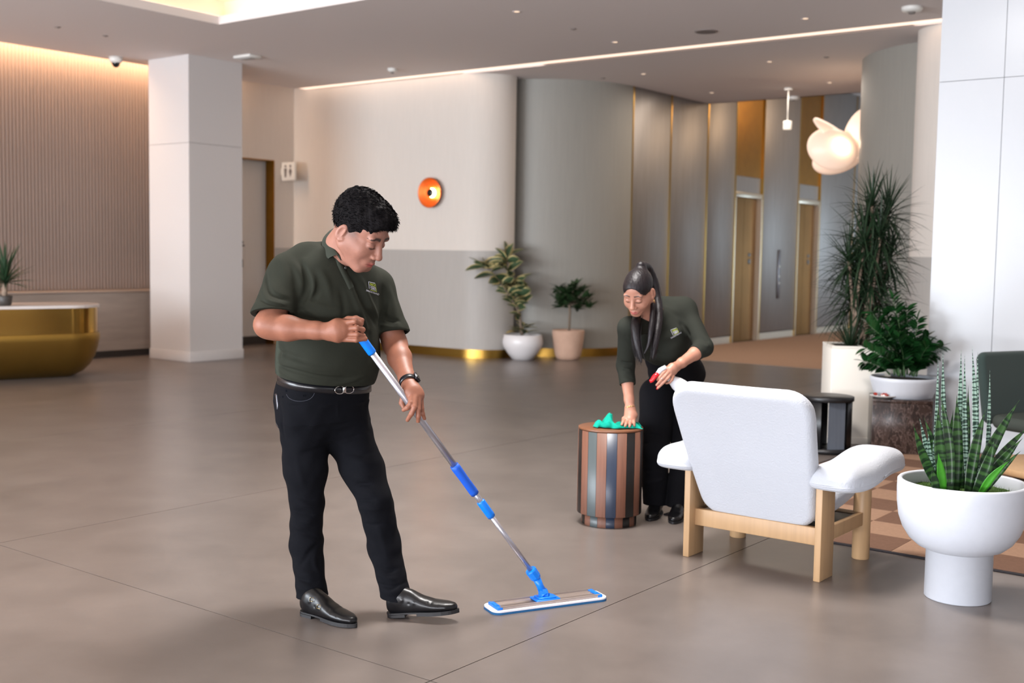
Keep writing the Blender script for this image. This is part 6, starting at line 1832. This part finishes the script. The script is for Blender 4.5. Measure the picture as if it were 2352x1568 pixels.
    hair = link_mesh('hair', H.mesh('hair', 1), M_H2); attach(hair, wo, base)
    # loose strands along the tail
    sb = MB(); rs = np.random.RandomState(3)
    for t_, n_, w_ in ((tail[2:], 46, .022), (tail2[1:], 30, .020)):
        for i in range(n_):
            o_ = rs.normal(size=3) * w_ * 0.55
            pts = [p + o_ * (1 - 0.3 * j / len(t_)) + rs.normal(size=3) * 0.003 for j, p in enumerate(t_)]
            sb.tube(curve_pts([Vector(p) for p in pts], 16), [0.0011] * 13 + [0.0009, 0.0006, 0.0003], 4, cap=False)
    so = sb.build('hair_strands', M_H2); so['kind'] = 'stuff'; attach(so, wo, base)
    M_GOLD = mat('gold_jewellery', lin(220, 185, 120), rough=0.15, metal=1.0)
    er = MB().tube([hp(-0.084, -0.004, -0.056), hp(-0.086, 0.000, -0.080)], 0.0022, 8).build('earring', M_GOLD); attach(er, wo, base)
    wb = nrm(wrR - elR); q = Vector(wb).to_track_quat('Z', 'X').to_matrix().to_4x4()
    br = MB()
    br.tube([Vector(wrR - wb * 0.004) + q.to_3x3() @ Vector((0.027 * math.cos(a), 0.027 * math.sin(a), 0.003 * math.sin(a))) for a in [2 * PI * i / 28 for i in range(29)]], 0.0024, 6)
    br_ = br.build('bracelet', M_GOLD); attach(br_, wo, base)
    rg = MB().tube([Vector(A(1521, 870, 6.066)) + Vector((0.0095 * math.cos(a) * .75, 0.0095 * math.sin(a), -0.0095 * math.cos(a) * .6)) for a in [2 * PI * i / 20 for i in range(21)]], 0.0014, 6).build('ring', mat('silver_ring', lin(225, 225, 230), rough=0.1, metal=1.0)); attach(rg, wo, base)
    # shirt
    D = SDF((0.50, 5.98, 0.74), (1.26, 6.86, 1.32), 0.0032)
    for sh, el, wr, c in ((shL, elL, wrL, 0.36), (shR, elR, wrR, 0.50)):
        D.cone(sh, el, 0.056, 0.050, 0.02)
        e2 = el * (1 - c) + wr * c
        D.cone(el, e2, 0.048, 0.044, 0.02)
        D.half(e2 - nrm(wr - el) * 0.012, nrm(wr - el), lo=e2 - 0.09, hi=e2 + 0.09, k=0.002)
        D.cone(e2 - nrm(wr - el) * 0.035, e2 + nrm(wr - el) * 0.08, 0.037, 0.038, 0.002, 'cut')
    D.stack(hips, TOR, [(0.085, 0, .00, .143, .110), (.13, 0, .00, .140, .108), (.22, 0, .018, .150, .128), (.30, 0, .022, .155, .130), (.37, 0, .010, .152, .104), (Ln - .05, 0, .0, .135, .088), (Ln - .005, 0, 0, .075, .062), (Ln + .02, 0, 0, .058, .05)], 0.025, p=2.2, cap=0.015)
    D.chain([nb - ax * 0.038, shL + ax * 0.008], [0.060, 0.056], 0.045); D.chain([nb - ax * 0.055, shR], [0.056, 0.052], 0.035)
    D.chain([A(1524, 704, 6.47), A(1562, 706, 6.46)], [0.058, 0.058], 0.03)
    D.ell(T(-0.062, .095, .26), (0.065, 0.055, 0.065), TOR, 0.03); D.ell(T(0.062, .095, .26), (0.065, 0.055, 0.065), TOR, 0.03)
    D.cone(hp(0, 0.0, -0.06), nb - ax * 0.0 + fw * 0.012, 0.048, 0.052, 0.004, 'cut')
    D.cone(A(1487, 738, 6.26), A(1509, 779, 6.24), 0.020, 0.004, 0.004, 'cut')
    for (a, b, r, amp) in [((1430, 770, 6.22), (1458, 800, 6.25), .010, -.006), ((1426, 830, 6.32), (1456, 836, 6.32), .008, -.006), ((1426, 845, 6.32), (1456, 850, 6.31), .008, .005), ((1428, 862, 6.30), (1455, 868, 6.30), .008, -.004),
                           ((1560, 740, 6.36), (1590, 775, 6.33), .012, -.006), ((1600, 770, 6.26), (1630, 785, 6.26), .010, -.006), ((1598, 790, 6.25), (1632, 795, 6.24), .010, .005), ((1520, 760, 6.28), (1560, 800, 6.34), .012, .005),
                           ((1480, 800, 6.34), (1540, 815, 6.42), .012, -.006), ((1500, 815, 6.40), (1560, 822, 6.46), .010, .005), ((1530, 700, 6.36), (1560, 730, 6.36), .012, -.004)]:
        D.bump(A(*a), A(*b), r, amp * 1.4)
    D.wave((.5, 5.9, .7), (1.26, 6.9, 1.4), 0.0012, 42, 5)
    M_SH2 = mat('olive_shirt_cloth', lin(40, 42, 37), rough=0.85, spec=0.12, noise_amt=0.06, noise_scale=300, bump=0.0006, bump_scale=500)
    shirt = link_mesh('shirt', D.mesh('shirt', 1), M_SH2); attach(shirt, wo, base)
    from mathutils.bvhtree import BVHTree
    me = shirt.data; co = np.empty(len(me.vertices) * 3, f32); me.vertices.foreach_get('co', co)
    qd = np.empty(len(me.loops), np.int32); me.loops.foreach_get('vertex_index', qd)
    tree = BVHTree.FromPolygons([tuple(v) for v in co.reshape(-1, 3).tolist()], qd.reshape(-1, 4).tolist())
    logo(shirt, tree, Vector((0, 0, CAMH)), (1540.5, 757.5), (1553.8, 752.5), (1559, 763), (1546.5, 770.5), (1541.5, 778), (1566, 764.5), base)
    # trousers
    J = SDF((0.62, 6.22, 0.06), (1.26, 6.92, 0.98), 0.0036)
    J.stack(hips, TOR, [(-0.10, 0, -.01, .150, .125), (-0.02, 0, -.005, .155, .125), (.06, 0, 0, .152, .120), (.15, 0, 0, .147, .116)], 0.02, p=2.2)
    J.ell(hips + V3((0.02, 0.06, -0.04)), (0.15, 0.11, 0.13), None, 0.05)
    hR, kR, aR = A(1508, 905, 6.62), A(1503, 1035, 6.46), A(1504, 1172, 6.50)
    hL, kL, aL = A(1578, 905, 6.68), A(1573, 1040, 6.50), A(1553, 1180, 6.44)
    J.chain([hR, hR * .4 + kR * .6, kR], [.100, .090, .082], 0.03); J.chain([kR, kR * .5 + aR * .5, aR], [.080, .070, .066], 0.02)
    J.chain([hL, hL * .4 + kL * .6, kL], [.100, .088, .078], 0.03); J.chain([kL, kL * .5 + aL * .5, aL], [.076, .064, .058], 0.02)
    for k_ in range(5):
        y = 985 + 32 * k_
        J.bump(A(1470, y, 6.42), A(1536, y + 14 - 7 * k_, 6.40), .010, .006 * (-1) ** k_)
    J.half(aR + V3((0, 0, -.028)), (0, 0, -1), k=0.003)
    J.wave((.6, 6.2, .05), (1.3, 7, 1), 0.0015, 40, 12)
    jo = link_mesh('trousers', J.mesh('trousers', 1), mat('black_trouser_cloth', lin(13, 13, 17), rough=0.9, spec=0.12, bump=0.0006, bump_scale=300)); attach(jo, wo, base)
    for hl, to_ in ((A(1512, 1184, 6.56), A(1492, 1192, 6.32)), (A(1562, 1190, 6.50), A(1545, 1200, 6.24))):
        hl = Vector(hl); hl.z = 0; to_ = Vector(to_); to_.z = 0
        monk_shoe('boot', hl, to_, 0.0, wo, base, buckles=False, s=0.9)
    # spray bottle in her left hand
    sb_ = thing('spray_bottle', 'white spray bottle with a red trigger in the hand of the bending person', 'spray bottle', Vector(A(1560, 880, 6.12)))
    o0 = Vector(A(1560, 880, 6.12))
    axs = Vector(nrm(A(1520, 852, 6.085) - A(1566, 886, 6.13)))      # from body to head
    M_BOT = mat('translucent_white_plastic', lin(225, 228, 235), rough=0.3, spec=0.5)
    M_RED = mat('red_plastic', lin(205, 24, 34), rough=0.3)
    q = axs.to_track_quat('Z', 'Y').to_matrix().to_4x4()
    c0 = Vector(A(1523, 857, 6.095))
    R_ = lambda v: Vector(v) - o0
    M0 = Matrix.Translation(c0 - o0) @ q
    MB().lathe([(0, -0.30), (0.036, -0.298), (0.040, -0.28), (0.040, -0.13), (0.036, -0.10), (0.022, -0.06), (0.014, -0.035), (0.013, -0.012), (0, -0.012)], 28, M=M0).build('bottle', M_BOT, sb_)
    MB().lathe([(0, -0.018), (0.016, -0.018), (0.017, 0.0), (0.015, 0.008), (0, 0.008)], 24, M=M0).build('collar', M_BOT, sb_)
    hd = MB()
    pt = [R_(A(1519, 846, 6.08)), R_(A(1530, 841, 6.09)), R_(A(1516, 858, 6.075))]
    hd.tube([R_(A(1529, 843, 6.085)), R_(A(1516, 850, 6.08)), R_(A(1507, 862, 6.08))], [0.013, 0.013, 0.010], 10)
    hd.build('sprayer_head', M_BOT, sb_)
    rd_ = MB()
    rd_.tube([R_(A(1512, 858, 6.075)), R_(A(1504, 864, 6.075)), R_(A(1497, 874, 6.075)), R_(A(1492.5, 876, 6.075))], [0.012, 0.013, 0.011, 0.0085], 10)
    rd_.build('nozzle', M_RED, sb_)
    tr = MB().tube([R_(A(1508, 864, 6.085)), R_(A(1513, 872, 6.09)), R_(A(1512, 884, 6.09)), R_(A(1509, 894, 6.085))], [0.008, 0.006, 0.0055, 0.005], 8)
    tr.build('trigger', M_RED, sb_)
    return wo
def curve_np(pts, n): return [V3(p) for p in curve_pts([Vector(p) for p in pts], n)]
WOMAN = build_woman()
